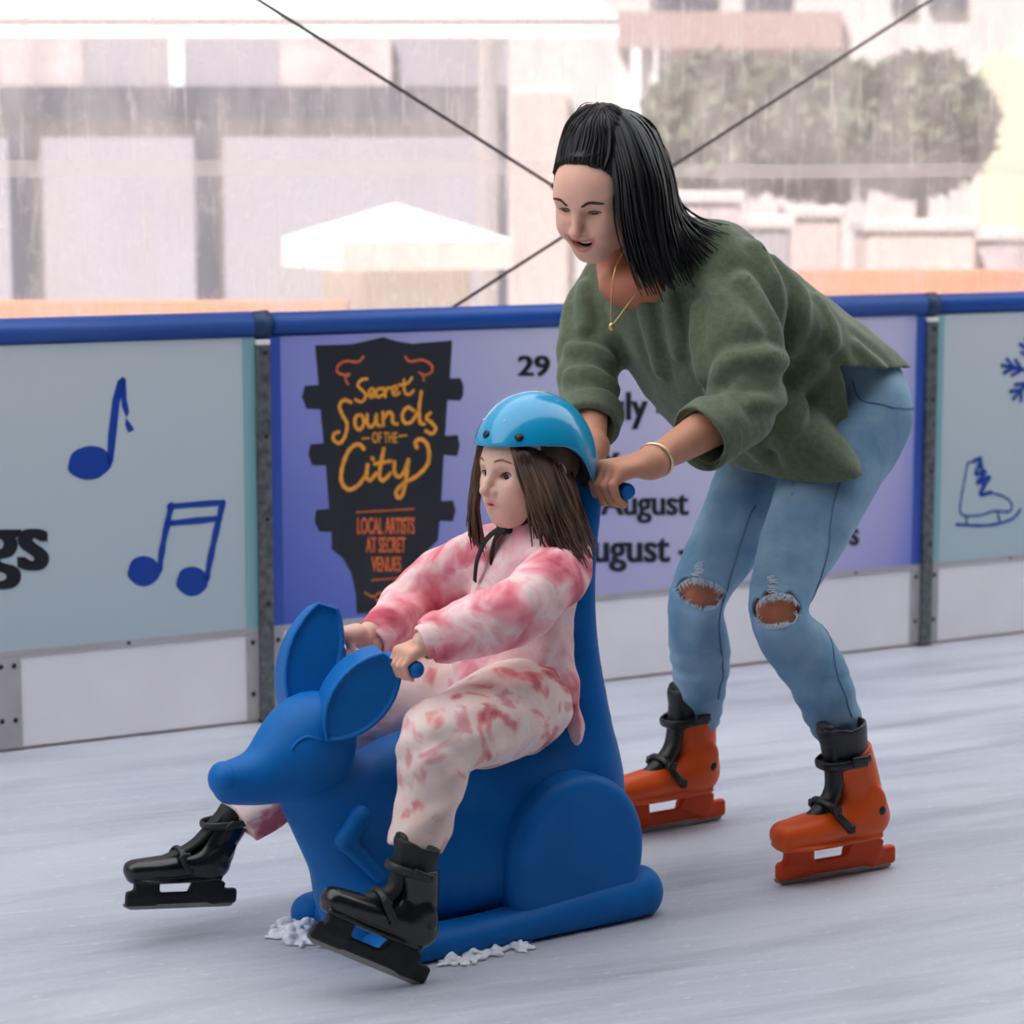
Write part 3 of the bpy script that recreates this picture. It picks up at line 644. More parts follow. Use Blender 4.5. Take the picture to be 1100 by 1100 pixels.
# right side: sandy building, fascia, hedge, low wall
sb = empty('sandy_building', (4.2, 17, -.12)); tag(sb, 'sandy building with brown fascia outside at the upper right', 'building'); o5 = np.array(sb.location)
def sbox(name, px, m, y0, y1):
    x0, z0, x1, z1 = fp(*px, 17.0); MB().box((x0 - o5[0], y0, z0 - o5[2]), (x1 - o5[0], y1, z1 - o5[2])).build(name, m, sb)
sbox('wall', (545, -260, 1400, 420), M_sand, .1, 1.5); sbox('fascia', (664, 12, 905, 52), M_brown, 0, .1); sbox('yellow_wall', (1050, 60, 1330, 420), M_yel, 0, .1)
for a, b in ((700, 770), (800, 850), (960, 985), (1000, 1040)): sbox('window', (a, -40, b, 10), M_frame, .05, .1)
sbox('door_panel', (548, 100, 610, 420), M_peach, .02, .1); sbox('downpipe', (676, 52, 688, 420), M_canopy, .0, .09); sbox('downpipe', (700, 52, 706, 420), M_canopy, .0, .09)
def bush(label, cx, cy, rx, ry, Y, n, seed, group='shrubs outside'):
    r_ = np.random.default_rng(seed); C0 = pt(cx, cy, Y); kx = Y / FPX
    root = empty('hedge_shrub', (C0[0], Y, -.12)); tag(root, label, 'shrub', group)
    V = []; F_ = []
    for i in range(n):
        d = r_.normal(size=3); d /= np.linalg.norm(d); q = d * r_.random() ** .4 * np.array([rx * kx, .5, ry * kx]) + np.array([0, 0, C0[2] + .12])
        a = r_.normal(size=3); a /= np.linalg.norm(a); b_ = np.cross(a, r_.normal(size=3)); b_ /= np.linalg.norm(b_); L_ = .05 + .06 * r_.random()
        k = len(V); V += [q - a * L_, q + b_ * L_ * .45, q + a * L_, q - b_ * L_ * .45]; F_.append((k, k + 1, k + 2, k + 3))
    lf = mesh_obj('foliage', V, F_, M_leaf, root); lf['kind'] = 'stuff'
    MB().tube([(0, 0, 0), (0.05, 0, C0[2] + .1)], [.05, .03], 7).build('stem', M_brown, root, True)
for i, (cx, cy, rx, ry, lab) in enumerate(((775, 136, 84, 74, 'olive green shrub outside, just right of the woman\'s hair'), (880, 138, 88, 76, 'olive green shrub outside, second from the right above the woman\'s back'), (985, 134, 80, 72, 'olive green shrub outside, rightmost above the seam'))): bush(lab, cx, cy, rx, ry, (13.2, 14.5, 13.4)[i], 4200, i)
for i, (px, m_, lab, Y) in enumerate((((705, 205, 797, 330), M_pink, 'pale pink crate stack outside right of the woman\'s back', 12.05), ((806, 232, 850, 330), M_facade, 'grey bin outside above the right part of the barrier', 11.6), ((850, 222, 905, 330), M_peach, 'peach box outside above the right part of the barrier', 12.6), ((930, 236, 1050, 330), M_peach, 'wide peach crate outside above the right steel post', 12.0), ((1050, 246, 1130, 330), M_pink, 'pale pink crate outside at the right edge', 12.4))):
    x0, z0, x1, z1 = fp(*px, Y); root = empty('market_crate', ((x0 + x1) / 2, Y, -.12)); tag(root, lab, 'crate', 'market crates outside'); w = (x1 - x0) / 2
    MB().box((-w, 0, 0), (w, .5, z1 + .06)).build('body', m_, root, bevel=.02); MB().box((-w - .02, -.02, z1 + .06), (w + .02, .52, z1 + .12)).build('rim', M_sand, root, bevel=.01)

# ================================================================== kangaroo skating aid
KA = math.radians(33); KH = np.array([-math.cos(KA), -math.sin(KA), 0]); KL = np.array([-KH[1], KH[0], 0])
K0 = gp(455, 1037) - 0.185 * KL; KROT = math.pi + KA
def kl(px, py, c=0.0):
    """pixel on the plane c metres to the left of the kangaroo's middle -> its own coordinates (forward, left, up)"""
    v = ray(px, py); t = ((K0 - CAMP) @ KL + c) / (v @ KL); q = CAMP + v * t - K0; return np.array([q @ KH, q @ KL, q[2]])
M_kb = mat('blue_plastic', S(0, 102, 178), 0.5, spec=0.22, var=0.06, vscale=14, bump=0.10, bscale=420)
KR = empty('kangaroo_skating_aid', K0.tolist(), KROT); tag(KR, 'blue moulded plastic kangaroo skating aid the child sits on', 'skating aid')
# trunk, neck and tall back
kb = SDF()
kb.loft([((0.0, 0, .02), .10, .07), ((0.022, 0, .12), .09, .075), ((0.075, 0, .24), .078, .076), ((0.115, 0, .31), .066, .070)], (0, 1, 0), .03)
kb.loft([((0.0, 0, .09), .105, .085), ((-.12, 0, .12), .135, .12), ((-.28, 0, .13), .15, .13), ((-.42, 0, .12), .13, .11)], (0, 1, 0), .04)
kb.loft([((0.03, 0, .245), .07, .08), ((-.10, 0, .275), .090, .092), ((-.26, 0, .25), .12, .10), ((-.40, 0, .24), .12, .10)], (0, 1, 0), .05)
kb.loft([((-.42, 0, .10), .12, .10), ((-.425, 0, .30), .105, .075), ((-.42, 0, .48), .075, .05), ((-.43, 0, .62), .055, .038), ((-.455, 0, .755), .045, .030)], (0, 1, 0), .05)
kb.fn(lambda X, Y, Z: -(Z - .004) + 0 * X + 0 * Y, (-1, -1, -.3), (1, 1, .02), 0, 'and')
V, Q = kb.mesh(.0045); kbody = net_obj('body', V, Q, M_kb, KR)
# base plate under the feet
bp = SDF(); bp.box((-.20, 0, .022), (.255, .165, .020), rnd=.018, k=0); V, Q = bp.mesh(.005); net_obj('base_plate', V, Q, M_kb, KR)
# haunch and long foot on each side
for sgn in (1, -1):
    h = SDF()
    def egg(X, Y, Z, sgn=sgn):
        # outline of the haunch in the side view
        x, z = X + .335, Z - .125; th = .35
        u = x * math.cos(th) + z * math.sin(th); v = -x * math.sin(th) + z * math.cos(th)
        r = np.sqrt((u / .150) ** 2 + (v / .165) ** 2); d2 = (r - 1) * .135
        dy = np.abs(Y * sgn - .130) - .040
        q0, q1 = d2 + .028, dy + .018
        return np.minimum(np.maximum(q0, q1), 0) + np.sqrt(np.maximum(q0, 0) ** 2 + np.maximum(q1, 0) ** 2) - .022
    h.fn(egg, (-.55, min(.07 * sgn, .19 * sgn), -.03), (-.12, max(.07 * sgn, .19 * sgn), .34), 0)
    h.fn(lambda X, Y, Z: -(Z - .004) + 0 * X + 0 * Y, (-1, -1, -.3), (1, 1, .02), 0, 'and')
    V, Q = h.mesh(.004); net_obj('haunch', V, Q, M_kb, KR)
    ft = SDF(); ft.loft([((-.485, .14 * sgn, .040), .046, .050), ((-.40, .145 * sgn, .035), .044, .046), ((-.16, .148 * sgn, .024), .042, .034), ((.012, .142 * sgn, .018), .044, .036), ((.045, .138 * sgn, .018), .038, .034)], (0, 1, 0), .02)
    ft.fn(lambda X, Y, Z: -(Z - .003) + 0 * X + 0 * Y, (-1, -1, -.3), (1, 1, .02), 0, 'and')
    V, Q = ft.mesh(.004); net_obj('foot', V, Q, M_kb, KR)
    am = SDF(); a, b, c = kl(396, 880, .12), kl(373, 914, .12), kl(412, 942, .12)
    P = kb.project(np.array([a, b, c]), 14); P = P * np.array([1, sgn, 1])
    am.cap(P[0], P[1], .019, .017, .01); am.cap(P[1], P[2], .017, .012, .012); V, Q = am.mesh(.003); net_obj('forearm', V, Q, M_kb, KR)
# head
kh = SDF()
kh.ell((.125, 0, .362), (.082, .078, .080), k=.03)
kh.loft([((.13, 0, .345), .074, .074), ((.21, 0, .322), .050, .050), ((.268, 0, .318), .034, .038)], (0, 1, 0), .035, n=16)
kh.ell((.10, 0, .40), (.055, .07, .05), k=.04)
V, Q = kh.mesh(.003); khead = net_obj('head', V, Q, M_kb, KR, relax=4)
ns_ = SDF(); ns_.ell((.281, 0, .325), (.026, .033, .031), k=0); V, Q = ns_.mesh(.003); net_obj('nose', V, Q, M_kb, khead)
for sgn in (1, -1):
    c = [kl(312, 806, .07), kl(318, 797, .07), kl(330, 792, .068), kl(343, 796, .066)]; P = kh.project(np.array(crom(c, 6)), 14, -.0005) * np.array([1, sgn, 1])
    MB().tube(P, .0032, 8).build('closed_eyelid', M_kb, khead, True)
    c = [kl(262, 846, .04), kl(280, 856, .05), kl(305, 858, .06)]
# ears
def ear(base, tip, half, thick, nrm, name):
    base = np.array(base); tip = np.array(tip); e = tip - base; Ln = np.linalg.norm(e); e /= Ln; n = np.array(nrm, float); n -= e * (n @ e); n /= np.linalg.norm(n); w = np.cross(e, n)
    c = (base + tip) / 2; hl = Ln / 2; R = (hl * hl + half * half) / (2 * half); dd = R - half
    def loc(X, Y, Z):
        x, y, z = X - c[0], Y - c[1], Z - c[2]; return [x * q[0] + y * q[1] + z * q[2] for q in (e, w, n)]
    def leaf(u, v, sh=0): return np.sqrt(u * u + (np.abs(v) + dd) ** 2) - R + sh
    def f(X, Y, Z):
        u, v, t = loc(X, Y, Z); a, b = np.maximum(leaf(u, v), u - hl * .80) + .006, np.abs(t) - thick + .006
        return np.minimum(np.maximum(a, b), 0) + np.sqrt(np.maximum(a, 0) ** 2 + np.maximum(b, 0) ** 2) - .006
    def rec(X, Y, Z):
        u, v, t = loc(X, Y, Z); return np.maximum(np.maximum(leaf(u, v, .007), u - hl * .74), np.abs(t - thick * 1.0) - .007)
    m = np.array([hl + .02] * 3); s = SDF().fn(f, c - m, c + m); s.fn(rec, c - m, c + m, .004, 'sub'); V, Q = s.mesh(.003); return net_obj(name, V, Q, M_kb, KR)
ear((.118, .045, .385), (-.008, .082, .536), .052, .045, (.12, 1, .25), 'ear')
ear((.118, -.062, .385), (.026, -.098, .606), .050, .045, (.34, 1, .1), 'ear')
# grips on the ears and the push bar on the back
GR = [np.array([-.006, .075, .510]), np.array([-.010, .158, .507])]
bar = SDF(); bar.cap((0.0, .07, .512), (-.008, .150, .508), .0150, .0150, 0); V, Q = bar.mesh(.002); net_obj('hand_grip', V, Q, M_kb, KR)
bar = SDF(); bar.cap((0.02, -.07, .505), (-.006, -.16, .500), .0150, .0150, 0); V, Q = bar.mesh(.002); net_obj('hand_grip', V, Q, M_kb, KR)
PB = (np.array([-.475, .110, .776]), np.array([-.475, -.118, .776]))
bar = SDF(); bar.cap(PB[0], PB[1], .0155, .0155, 0); bar.ell((-.468, 0, .768), (.036, .055, .034), k=.03); V, Q = bar.mesh(.003); net_obj('push_bar', V, Q, M_kb, KR)
# snow scraped up against the aid
M_snow = mat('scraped_snow', S(236, 238, 244), .8, bump=.6, bscale=160)
def snow(label, pts, seed):
    s = SDF(); r_ = np.random.default_rng(seed)
    for (p, r) in pts:
        for i in range(34):
            d = r_.normal(size=3) * r * .7; q_ = r * (.12 + .22 * r_.random()); s.ell((p[0] + d[0], p[1] + d[1], q_ * (.2 + .9 * r_.random()) + r * .5 * math.exp(-(d[0] ** 2 + d[1] ** 2) / (r * .5) ** 2)), (q_, q_, q_ * .9), k=.003); s.ell((p[0] + d[0] * .7, p[1] + d[1] * .7, 0), (r * .4, r * .4, r * .25), k=.004)
    s.fn(lambda X, Y, Z: -(Z - .0008) + 0 * X + 0 * Y, (-9, -9, -.3), (9, 9, .02), 0, 'and')
    V, Q = s.mesh(.0024); c = V.mean(0); c[2] = 0; o = net_obj('snow_pile', V - c, Q, M_snow); o.location = c.tolist(); tag(o, label, 'snow', 'scraped snow by the skating aid'); o['kind'] = 'stuff'
snow('small heap of scraped snow at the front left of the blue kangaroo base', [(gp(318, 1006), .034), (gp(332, 1000), .03), (gp(308, 996), .022)], 3)
snow('thin line of scraped snow along the near side of the kangaroo foot', [(gp(x, y + 3), .018) for x, y in ((486, 1031), (510, 1026), (530, 1021), (556, 1015))], 4)

# ================================================================== people: shared builders
M_skin = mat('skin', (1, 1, 1), 0.48, spec=0.35, sss=0.12, attr='tint', var=0.05, vscale=30, bump=0.04, bscale=300)
def frame(fwd, up):
    f = np.array(fwd, float); f /= np.linalg.norm(f); u = np.array(up, float); u -= f * (u @ f); u /= np.linalg.norm(u); return np.stack([f, np.cross(u, f), u])   # rows: forward, left, up
def merge(parts):
    """list of (V, Q, colour) -> one"""
    Vs, Qs, Cs, n = [], [], [], 0
    for V, Q, C in parts:
        Vs.append(V); Qs.append(Q + n); Cs.append(np.broadcast_to(np.asarray(C, float), V.shape) if np.ndim(C) == 1 else C); n += len(V)
    return np.concatenate(Vs), np.concatenate(Qs), np.concatenate(Cs)
def bell(d, r): return np.clip(1 - d / r, 0, 1) ** 2 * (3 - 2 * np.clip(1 - d / r, 0, 1))
def head_sdf(k, low, fem=1.0, mouth='o', eye_open=1.0):
    """head in its own axes: x forward, y left, z up, eyes at z = 0; k: size, low: length of the lower face"""
    s = SDF(); P = lambda x, y, z: np.array([x, y, z * (low if z < 0 else 1)]) * k
    E = lambda c, r, kk=.02, mode='add': s.ell(P(*c), np.array(r) * k, k=kk * k, mode=mode)
    Cp = lambda a, b, r1, r2, kk=.02, mode='add': s.cap(P(*a), P(*b), r1 * k, r2 * k, kk * k, mode)
    E((-.012, 0, .030), (.097, .074, .083))
    E((.030, 0, -.025), (.060, .061, .082), .03)
    E((.040, 0, .030), (.050, .060, .050), .03)
    Cp((.066, .006, -.101), (.066, -.006, -.101), .019, .019, .03)
    for q in (1, -1):
        Cp((.0, .056 * q, -.055), (.060, .014 * q, -.100), .018, .016, .028)
        E((.056, .036 * q, -.036), (.030, .027, .030), .03)
        Cp((.080, .012 * q, .020), (.066, .046 * q, .019), .010, .010, .02)
        E((.099, .0315 * q, -.001), (.020, .018, .0115), .014, 'sub')
        s.ell(P(.0710, .0310 * q, -.001), .0150 * k, k=.004 * k)              # closed lids over the eyeball
        E((-.012, .074 * q, -.012), (.022, .008, .032), .008); E((-.006, .082 * q, -.010), (.012, .006, .018), .006, 'sub')
    # nose
    Cp((.088, 0, .008), (.110, 0, -.033), .0075, .0095, .012); E((.110, 0, -.037), (.0110, .0105, .0095), .006)
    for q in (1, -1): E((.097, .0115 * q, -.041), (.0095, .0072, .0075), .006); E((.103, .0065 * q, -.0475), (.005, .0035, .004), .003, 'sub')
    # mouth
    E((.072, 0, -.068), (.024, .030, .022), .025)
    if mouth == 'o':
        for a in (-1, 1): Cp((.0945, .000, -.0635), (.083, .021 * a, -.071), .0064, .0035, .005)
        for a in (-1, 1): Cp((.0935, .000, -.0810), (.083, .019 * a, -.0735), .0070, .0035, .005)
        E((.100, 0, -.0725), (.012, .010, .0020), .003, 'sub')
    else:
        w = .027
        for a in (-1, 1): s.chain([P(.092, 0, -.0655), P(.089, w * .55 * a, -.0640), P(.075, w * a, -.0550)], [.0044 * k, .0042 * k, .0025 * k], .005 * k)
        for a in (-1, 1): s.chain([P(.089, 0, -.0835), P(.086, w * .55 * a, -.0790), P(.075, w * a, -.0570)], [.0052 * k, .005 * k, .0025 * k], .005 * k)
        s.fn(lambda X, Y, Z: np.maximum(np.maximum(np.sqrt((Y / k / w) ** 2 + ((Z / k / low + .0715 - .0145 * (Y / k / w) ** 2) / .0082) ** 2) - 1, -99) * .006 * k, (.074 * k - X)), P(.07, -.03, -.09), P(.12, .03, -.05), .003 * k, 'sub')
        for q in (1, -1): E((.066, .036 * q, -.046), (.026, .018, .018), .02)
    # eyelid opening: an almond cut that shows the eyeball
    for q in (1, -1):
        def alm(X, Y, Z, q=q):
            y = (Y / k - .031 * q) / .0150; z = (Z / k + .0012 - .0012 * y * q) / (.0062 * eye_open + 1e-4)
            return np.maximum((np.sqrt(y * y + (z * (1 + .35 * y * y)) ** 2) - 1) * .005 * k, .066 * k - X)
        s.fn(alm, P(.06, .031 * q - .02, -.014), P(.11, .031 * q + .02, .014), .0012 * k, 'sub')
    s.cap(P(-.025, 0, -.07), np.array([-.045, 0, -.215 * low]) * k, .050 * k * fem, .054 * k * fem, .03 * k)
    return s
def head_tint(V, k, low, base, lip, blush):
    x, y, z = V[:, 0] / k, V[:, 1] / k, np.where(V[:, 2] < 0, V[:, 2] / low, V[:, 2]) / k
    C = np.tile(np.array(base), (len(V), 1)).astype(float)
    def mix(w, c): C[:] = C * (1 - w[:, None]) + np.array(c) * w[:, None]
    for q in (1, -1):
        mix(.45 * bell(np.sqrt((x - .07) ** 2 + (y - .044 * q) ** 2 + (z + .040) ** 2), .036), blush)
    mix(.3 * bell(np.sqrt((x - .112) ** 2 + y ** 2 + (z + .038) ** 2), .022), blush)
    return C, mix, (x, y, z)
def eye_mat(name, iris):
    m = bpy.data.materials.new(name); m.use_nodes = True; nt = m.node_tree; b = nt.nodes['Principled BSDF']; b.inputs['Roughness'].default_value = .12
    tc = nt.nodes.new('ShaderNodeTexCoord'); g = nt.nodes.new('ShaderNodeVectorMath'); g.operation = 'DISTANCE'; g.inputs[1].default_value = (1, 0, 0)
    nm = nt.nodes.new('ShaderNodeVectorMath'); nm.operation = 'NORMALIZE'; nt.links.new(tc.outputs['Object'], nm.inputs[0]); nt.links.new(nm.outputs[0], g.inputs[0])
    r = nt.nodes.new('ShaderNodeValToRGB'); r.color_ramp.interpolation = 'EASE'; e = r.color_ramp.elements; e[0].position = .30; e[0].color = (.004, .003, .003, 1); e[1].position = .36; e[1].color = (*iris, 1)
    q = e.new(.66); q.color = (*[c * .5 for c in iris], 1); q = e.new(.74); q.color = (.70, .66, .64, 1)
    nt.links.new(g.outputs['Value'], r.inputs[0]); nt.links.new(r.outputs[0], b.inputs['Base Color']); return m
def eyes(parent, O, R, k, m, look):
    for q in (1, -1):
        mb = MB().sphere((0, 0, 0), .0132 * k, 20, 14); o = mb.build('eye', m, parent, True)
        o.location = (O + R.T @ (np.array([.0712, .031 * q, -.001]) * k)).tolist()
        d = R.T @ np.array(look, float); o.rotation_euler = Vector(d).to_track_quat('X', 'Z').to_euler()
def brow(parent, sdf, O, R, k, pts, m, q, r=.0028):
    P = np.array(crom([np.array([a, b * q, c]) * k for a, b, c in pts], 6)); P = sdf.project(P, 10, .0006)
    n = len(P); W = [O + R.T @ p for p in P]; rad = [(r * k * (.35 + .65 * math.sin(math.pi * (.12 + .8 * i / (n - 1)))), .0014 * k) for i in range(n)]
    MB().tube(W, rad, 8, flat=R[2]).build('eyebrow', m, parent, True)
def lashes(parent, sdf, O, R, k, m, q, eo):
    pts = [(.078, .031 * q + .0158 * t, -.0012 + .0012 * t + (.0062 * eo) * math.sqrt(max(0, 1 - t * t)) * (1 - .12 * t * t) + .0006) for t in np.linspace(-1, 1, 13)]
    P = sdf.project(np.array(pts) * k + np.array([.004, 0, .0008]) * k, 10, .0008)
    MB().tube([O + R.T @ p for p in P], [(.0012 * k) * (.5 + .7 * math.sin(math.pi * i / 12)) for i in range(13)], 6).build('eyelashes', m, parent, True)
def grip_hand(s, wrist, B, e, v_hint, bar_r, k, thumb_side, spread=.0185, start=58):
    """fist around a bar through B along e; v_hint: the way over which the fingers go round"""
    e = np.array(e, float); e /= np.linalg.norm(e); B = np.array(B, float); u = np.array(wrist, float) - B; u -= e * (u @ e); u /= np.linalg.norm(u)
    v = np.array(v_hint, float); v -= e * (v @ e); v -= u * (v @ u); v /= np.linalg.norm(v)
    at = lambda sft, th, R: B + e * sft + R * (u * math.cos(math.radians(th)) + v * math.sin(math.radians(th)))
    fr = .0084 * k; tips = []
    for i, (ln, f) in enumerate(((.92, .92), (1.06, 1.0), (1.0, 1.0), (.86, .86))):       # little finger towards -thumb_side ... index
        sft = (i - 1.5) * spread * k * thumb_side if True else 0
        o = [3, 2, 1, 0][i]; r = fr * f
        mcp = at(sft, start, bar_r + r + .012 * k); pip = at(sft, start + 62 * ln, bar_r + r + .009 * k); dip = at(sft, start + 118 * ln, bar_r + r + .002); tip = at(sft, start + 165 * ln, bar_r + r + .001)
        s.chain([mcp, pip, dip, tip], [r * 1.15, r * 1.05, r * .95, r * .8], .0035)
        W = np.array(wrist) + e * sft * .55
        s.cap(W, mcp, .0150 * k, .0125 * k, .014 * k); s.ell(mcp + u * .0 + v * .001, r * 1.18, k=.006)
    ts = 2.35 * spread * k * thumb_side; W = np.array(wrist) + e * ts * .35
    a = at(ts * .62, 18, bar_r + .020 * k); b = at(ts * .80, -42, bar_r + .013 * k); c = at(ts * .74, -105, bar_r + .010 * k); d = at(ts * .55, -150, bar_r + .009 * k)
    s.cap(W, a, .0150 * k, .0135 * k, .014); s.chain([a, b, c, d], [.0130 * k, .0115 * k, .0100 * k, .0082 * k], .005)
def strands(name, guides, n, rad, m, parent, seed, jit=.006, wave=.004, pts=16, fan=0.0, ends=(.82, 1.0)):
    """locks of hair between neighbouring guide lines"""
    r_ = np.random.default_rng(seed); G = []
    for g in guides:
        c = np.array(crom(g, 10)); L = np.concatenate([[0], np.cumsum(np.linalg.norm(np.diff(c, axis=0), axis=1))]); t = np.linspace(0, L[-1], pts)
        G.append(np.stack([np.interp(t, L, c[:, i]) for i in range(3)], 1))
    mb = MB(); G = np.array(G)
    for i in range(n):
        u = r_.random() * (len(G) - 1); j = min(int(u), len(G) - 2); w = u - j
        c = G[j] * (1 - w) + G[j + 1] * w; tt = np.linspace(0, 1, pts)
        end = ends[0] + (ends[1] - ends[0]) * r_.random(); c = np.stack([np.interp(tt * end, tt, c[:, q]) for q in range(3)], 1)
        off = r_.normal(size=3) * jit; ph = r_.random(3) * 6.28; dr = r_.normal(size=3) * fan
        c = c + off * (.35 + .65 * tt[:, None]) + dr * tt[:, None] ** 2 + wave * np.sin(tt[:, None] * 5 + ph) * tt[:, None]
        R0 = rad * (.6 + .8 * r_.random()); mb.tube(c, [R0 * (1 - .8 * t ** 2.5) + .0002 for t in tt], 5)
    return mb.build(name, m, parent, True)
# ---------------------------------------------------------------- skates
def skate(parent, heel, toe, up, k, mats, style, lean=0.0, hgt=1.0):
    """ice skate: heel and toe are the ends of its blade"""
    heel = np.array(heel, float); toe = np.array(toe, float); R = frame(toe - heel, up)
    M = Matrix([[*(R[:, i]), 0] for i in range(3)]).to_4x4() if False else Matrix(((R[0][0], R[1][0], R[2][0], 0), (R[0][1], R[1][1], R[2][1], 0), (R[0][2], R[1][2], R[2][2], 0), (0, 0, 0, 1)))
    s = SDF()
    s.loft([((.036, 0, .118), .034, .040), ((.10, 0, .118), .038, .042), ((.18, 0, .110), .046, .037), ((.256, 0, .105), .039, .031)], (0, 1, 0), .02)
    s.loft([((.054, 0, .12), .038, .050), ((.070, 0, .19), .037, .050), ((.096, 0, .262), .041, .052)], (0, 1, 0), .03)
    s.fn(lambda X, Y, Z: (.074 - Z) + 0 * X + 0 * Y, (-1, -1, -1), (1, 1, .2), .004, 'and')
    s.fn(lambda X, Y, Z: (Z - .268 - .45 * np.clip(.09 - X, -.05, .05)) + 0 * Y, (-1, -1, .2), (1, 1, 1), .004, 'and')
    for q in (1, -1): s.ell((.052, .034 * q, .150), (.030, .010, .042), k=.008)          # ankle bulge
    s.loft([((.030, 0, .082), .034, .010), ((.10, 0, .080), .038, .010), ((.20, 0, .080), .047, .009), ((.266, 0, .082), .037, .010)], (0, 1, 0), .006)   # welt
    bend = lambda V: np.stack([V[:, 0] + lean * np.clip((V[:, 2] - .12) / .15, 0, 2) ** 1.2, V[:, 1], np.where(V[:, 2] > .12, .12 + (V[:, 2] - .12) * hgt, V[:, 2])], 1)
    V, Q = s.mesh(.0034); V = bend(V) * k; sh = net_obj('ice_skate', V, Q, mats['shell'], parent)
    sh.matrix_local = Matrix.Translation(Vector((heel + R[0] * 0.02 * k).tolist())) @ M
    def part(sd, name, m, vox=.0034):
        V, Q = sd.mesh(vox); return net_obj(name, bend(V) * k, Q, m, sh)
    ln = SDF(); ln.loft([((.080, 0, .20), .034, .042), ((.104, 0, .27), .0405, .049), ((.118, 0, .318), .049, .056)], (0, 1, 0), .02)
    ln.fn(lambda X, Y, Z: (Z - .322 - .25 * np.abs(X - .125)) + 0 * Y, (-1, -1, .2), (1, 1, 1), .004, 'and')
    ln.ell((.122, 0, .345), (.050, .043, .085), k=.006, mode='sub')
    part(ln, 'liner', mats['liner'])
    tg = SDF(); tg.loft([((.222, 0, .112), .016, .020), ((.172, 0, .140), .021, .020), ((.136, 0, .186), .023, .018), ((.140, 0, .25), .026, .016), ((.160, 0, .325), .028, .011)], (0, 1, 0), .01); part(tg, 'tongue', mats['liner'])
    def strap(pts, w, name='strap'):
        P = bend(np.array(crom(pts, 6))) * k; o = MB().tube(P, [(w * k, .0042 * k)] * len(P), 8, flat=(.3, 0, 1)).build(name, mats['strap'], sh, True)
        e = P[-1] if style == 'hard' else P[1]; return o
    for q in (1,):
        strap([(.075, .044, .258), (.120, .047, .250), (.158, .030, .244), (.168, 0, .243), (.158, -.030, .244), (.120, -.047, .25), (.075, -.044, .258)], .010)
        strap([(.118, .047, .108), (.148, .047, .136), (.166, .030, .164), (.172, 0, .170), (.166, -.030, .164), (.148, -.047, .136), (.118, -.047, .108)], .009)
    for q in (1, -1):
        for c, r in (((.105, .049 * q, .254), (.020, .006, .012)), ((.156, .040 * q, .154), (.012, .007, .009)), ((.122, .047 * q, .112), (.009, .006, .010))):
            b = SDF(); b.box(c, r, rnd=.004, k=0); part(b, 'buckle', mats['strap'], .0022)
        rv = SDF(); rv.ell((.040, .041 * q, .140), (.0115, .006, .0115), k=0); part(rv, 'ankle_rivet', mats['strap'], .0022)
    hd = SDF(); y = .013
    hd.box((.125, 0, .028), (.150, .0065, .016), rnd=.005, k=0); hd.box((.222, 0, .056), (.034, y, .026), rnd=.006, k=.012); hd.box((.235, 0, .030), (.040, .009, .018), rnd=.006, k=.012)
    a = .45; Rr = np.array([[math.cos(a), 0, math.sin(a)], [0, 1, 0], [-math.sin(a), 0, math.cos(a)]])
    hd.box((.056, 0, .056), (.042, y, .030), Rr, .006, .012); hd.box((.010, 0, .030), (.034, .009, .018), rnd=.006, k=.012)
    part(hd, 'blade_holder', mats['holder'])
    bl_ = MB().prism([(-.022, .013), (-.018, .004), (-.008, .0), (.262, .0), (.280, .008), (.284, .016)], -.002, .002).build('blade', mats['blade'], sh)
    bl_.scale = (k, k, k)
    if style == 'soft': MB().box((.000, -.0098, .028), (.026, .0098, .044)).build('size_label', mats['label'], sh).scale = (k, k, k)
    return sh
M_blade = mat('blade_steel', S(150, 146, 140), .4, metal=.8, var=.15)

# ================================================================== the child on the kangaroo
def tie_dye(name, cols, scale, seed):
    m = bpy.data.materials.new(name); m.use_nodes = True; nt = m.node_tree; b = nt.nodes['Principled BSDF']; L = nt.links.new
    b.inputs['Roughness'].default_value = .85; b.inputs['Specular IOR Level'].default_value = .15; b.inputs['Sheen Weight'].default_value = .15
    tc = nt.nodes.new('ShaderNodeTexCoord'); mp = nt.nodes.new('ShaderNodeMapping'); mp.inputs['Location'].default_value = (seed, seed * .7, 0); L(tc.outputs['Object'], mp.inputs[0])
    n = nt.nodes.new('ShaderNodeTexNoise'); n.inputs['Scale'].default_value = scale; n.inputs['Detail'].default_value = 3.5; n.inputs['Distortion'].default_value = 0.5; L(mp.outputs[0], n.inputs['Vector'])
    r = nt.nodes.new('ShaderNodeValToRGB'); e = r.color_ramp.elements
    while len(e) < len(cols): e.new(.5)
    for i, (p, c) in enumerate(cols): e[i].position = p; e[i].color = (*c, 1)
    L(n.outputs['Fac'], r.inputs[0]); L(r.outputs[0], b.inputs['Base Color'])
    n2 = nt.nodes.new('ShaderNodeTexNoise'); n2.inputs['Scale'].default_value = 28; n2.inputs['Detail'].default_value = 4; L(tc.outputs['Object'], n2.inputs['Vector'])
    bp = nt.nodes.new('ShaderNodeBump'); bp.inputs['Strength'].default_value = .35; bp.inputs['Distance'].default_value = .01; L(n2.outputs['Fac'], bp.inputs['Height']); L(bp.outputs[0], b.inputs['Normal'])
    return m
M_top = tie_dye('pink_tie_dye', [(.32, S(208, 92, 110)), (.42, S(236, 140, 150)), (.49, S(246, 178, 184)), (.56, S(250, 218, 214)), (.64, S(246, 196, 198)), (.74, S(238, 140, 156))], 12, 3)
M_pants = tie_dye('cream_pink_tie_dye', [(.36, S(208, 104, 112)), (.42, S(232, 156, 154)), (.47, S(242, 212, 202)), (.59, S(242, 220, 212)), (.64, S(232, 172, 170)), (.74, S(222, 150, 156))], 11.5, 8)
SK1 = S(238, 196, 176)
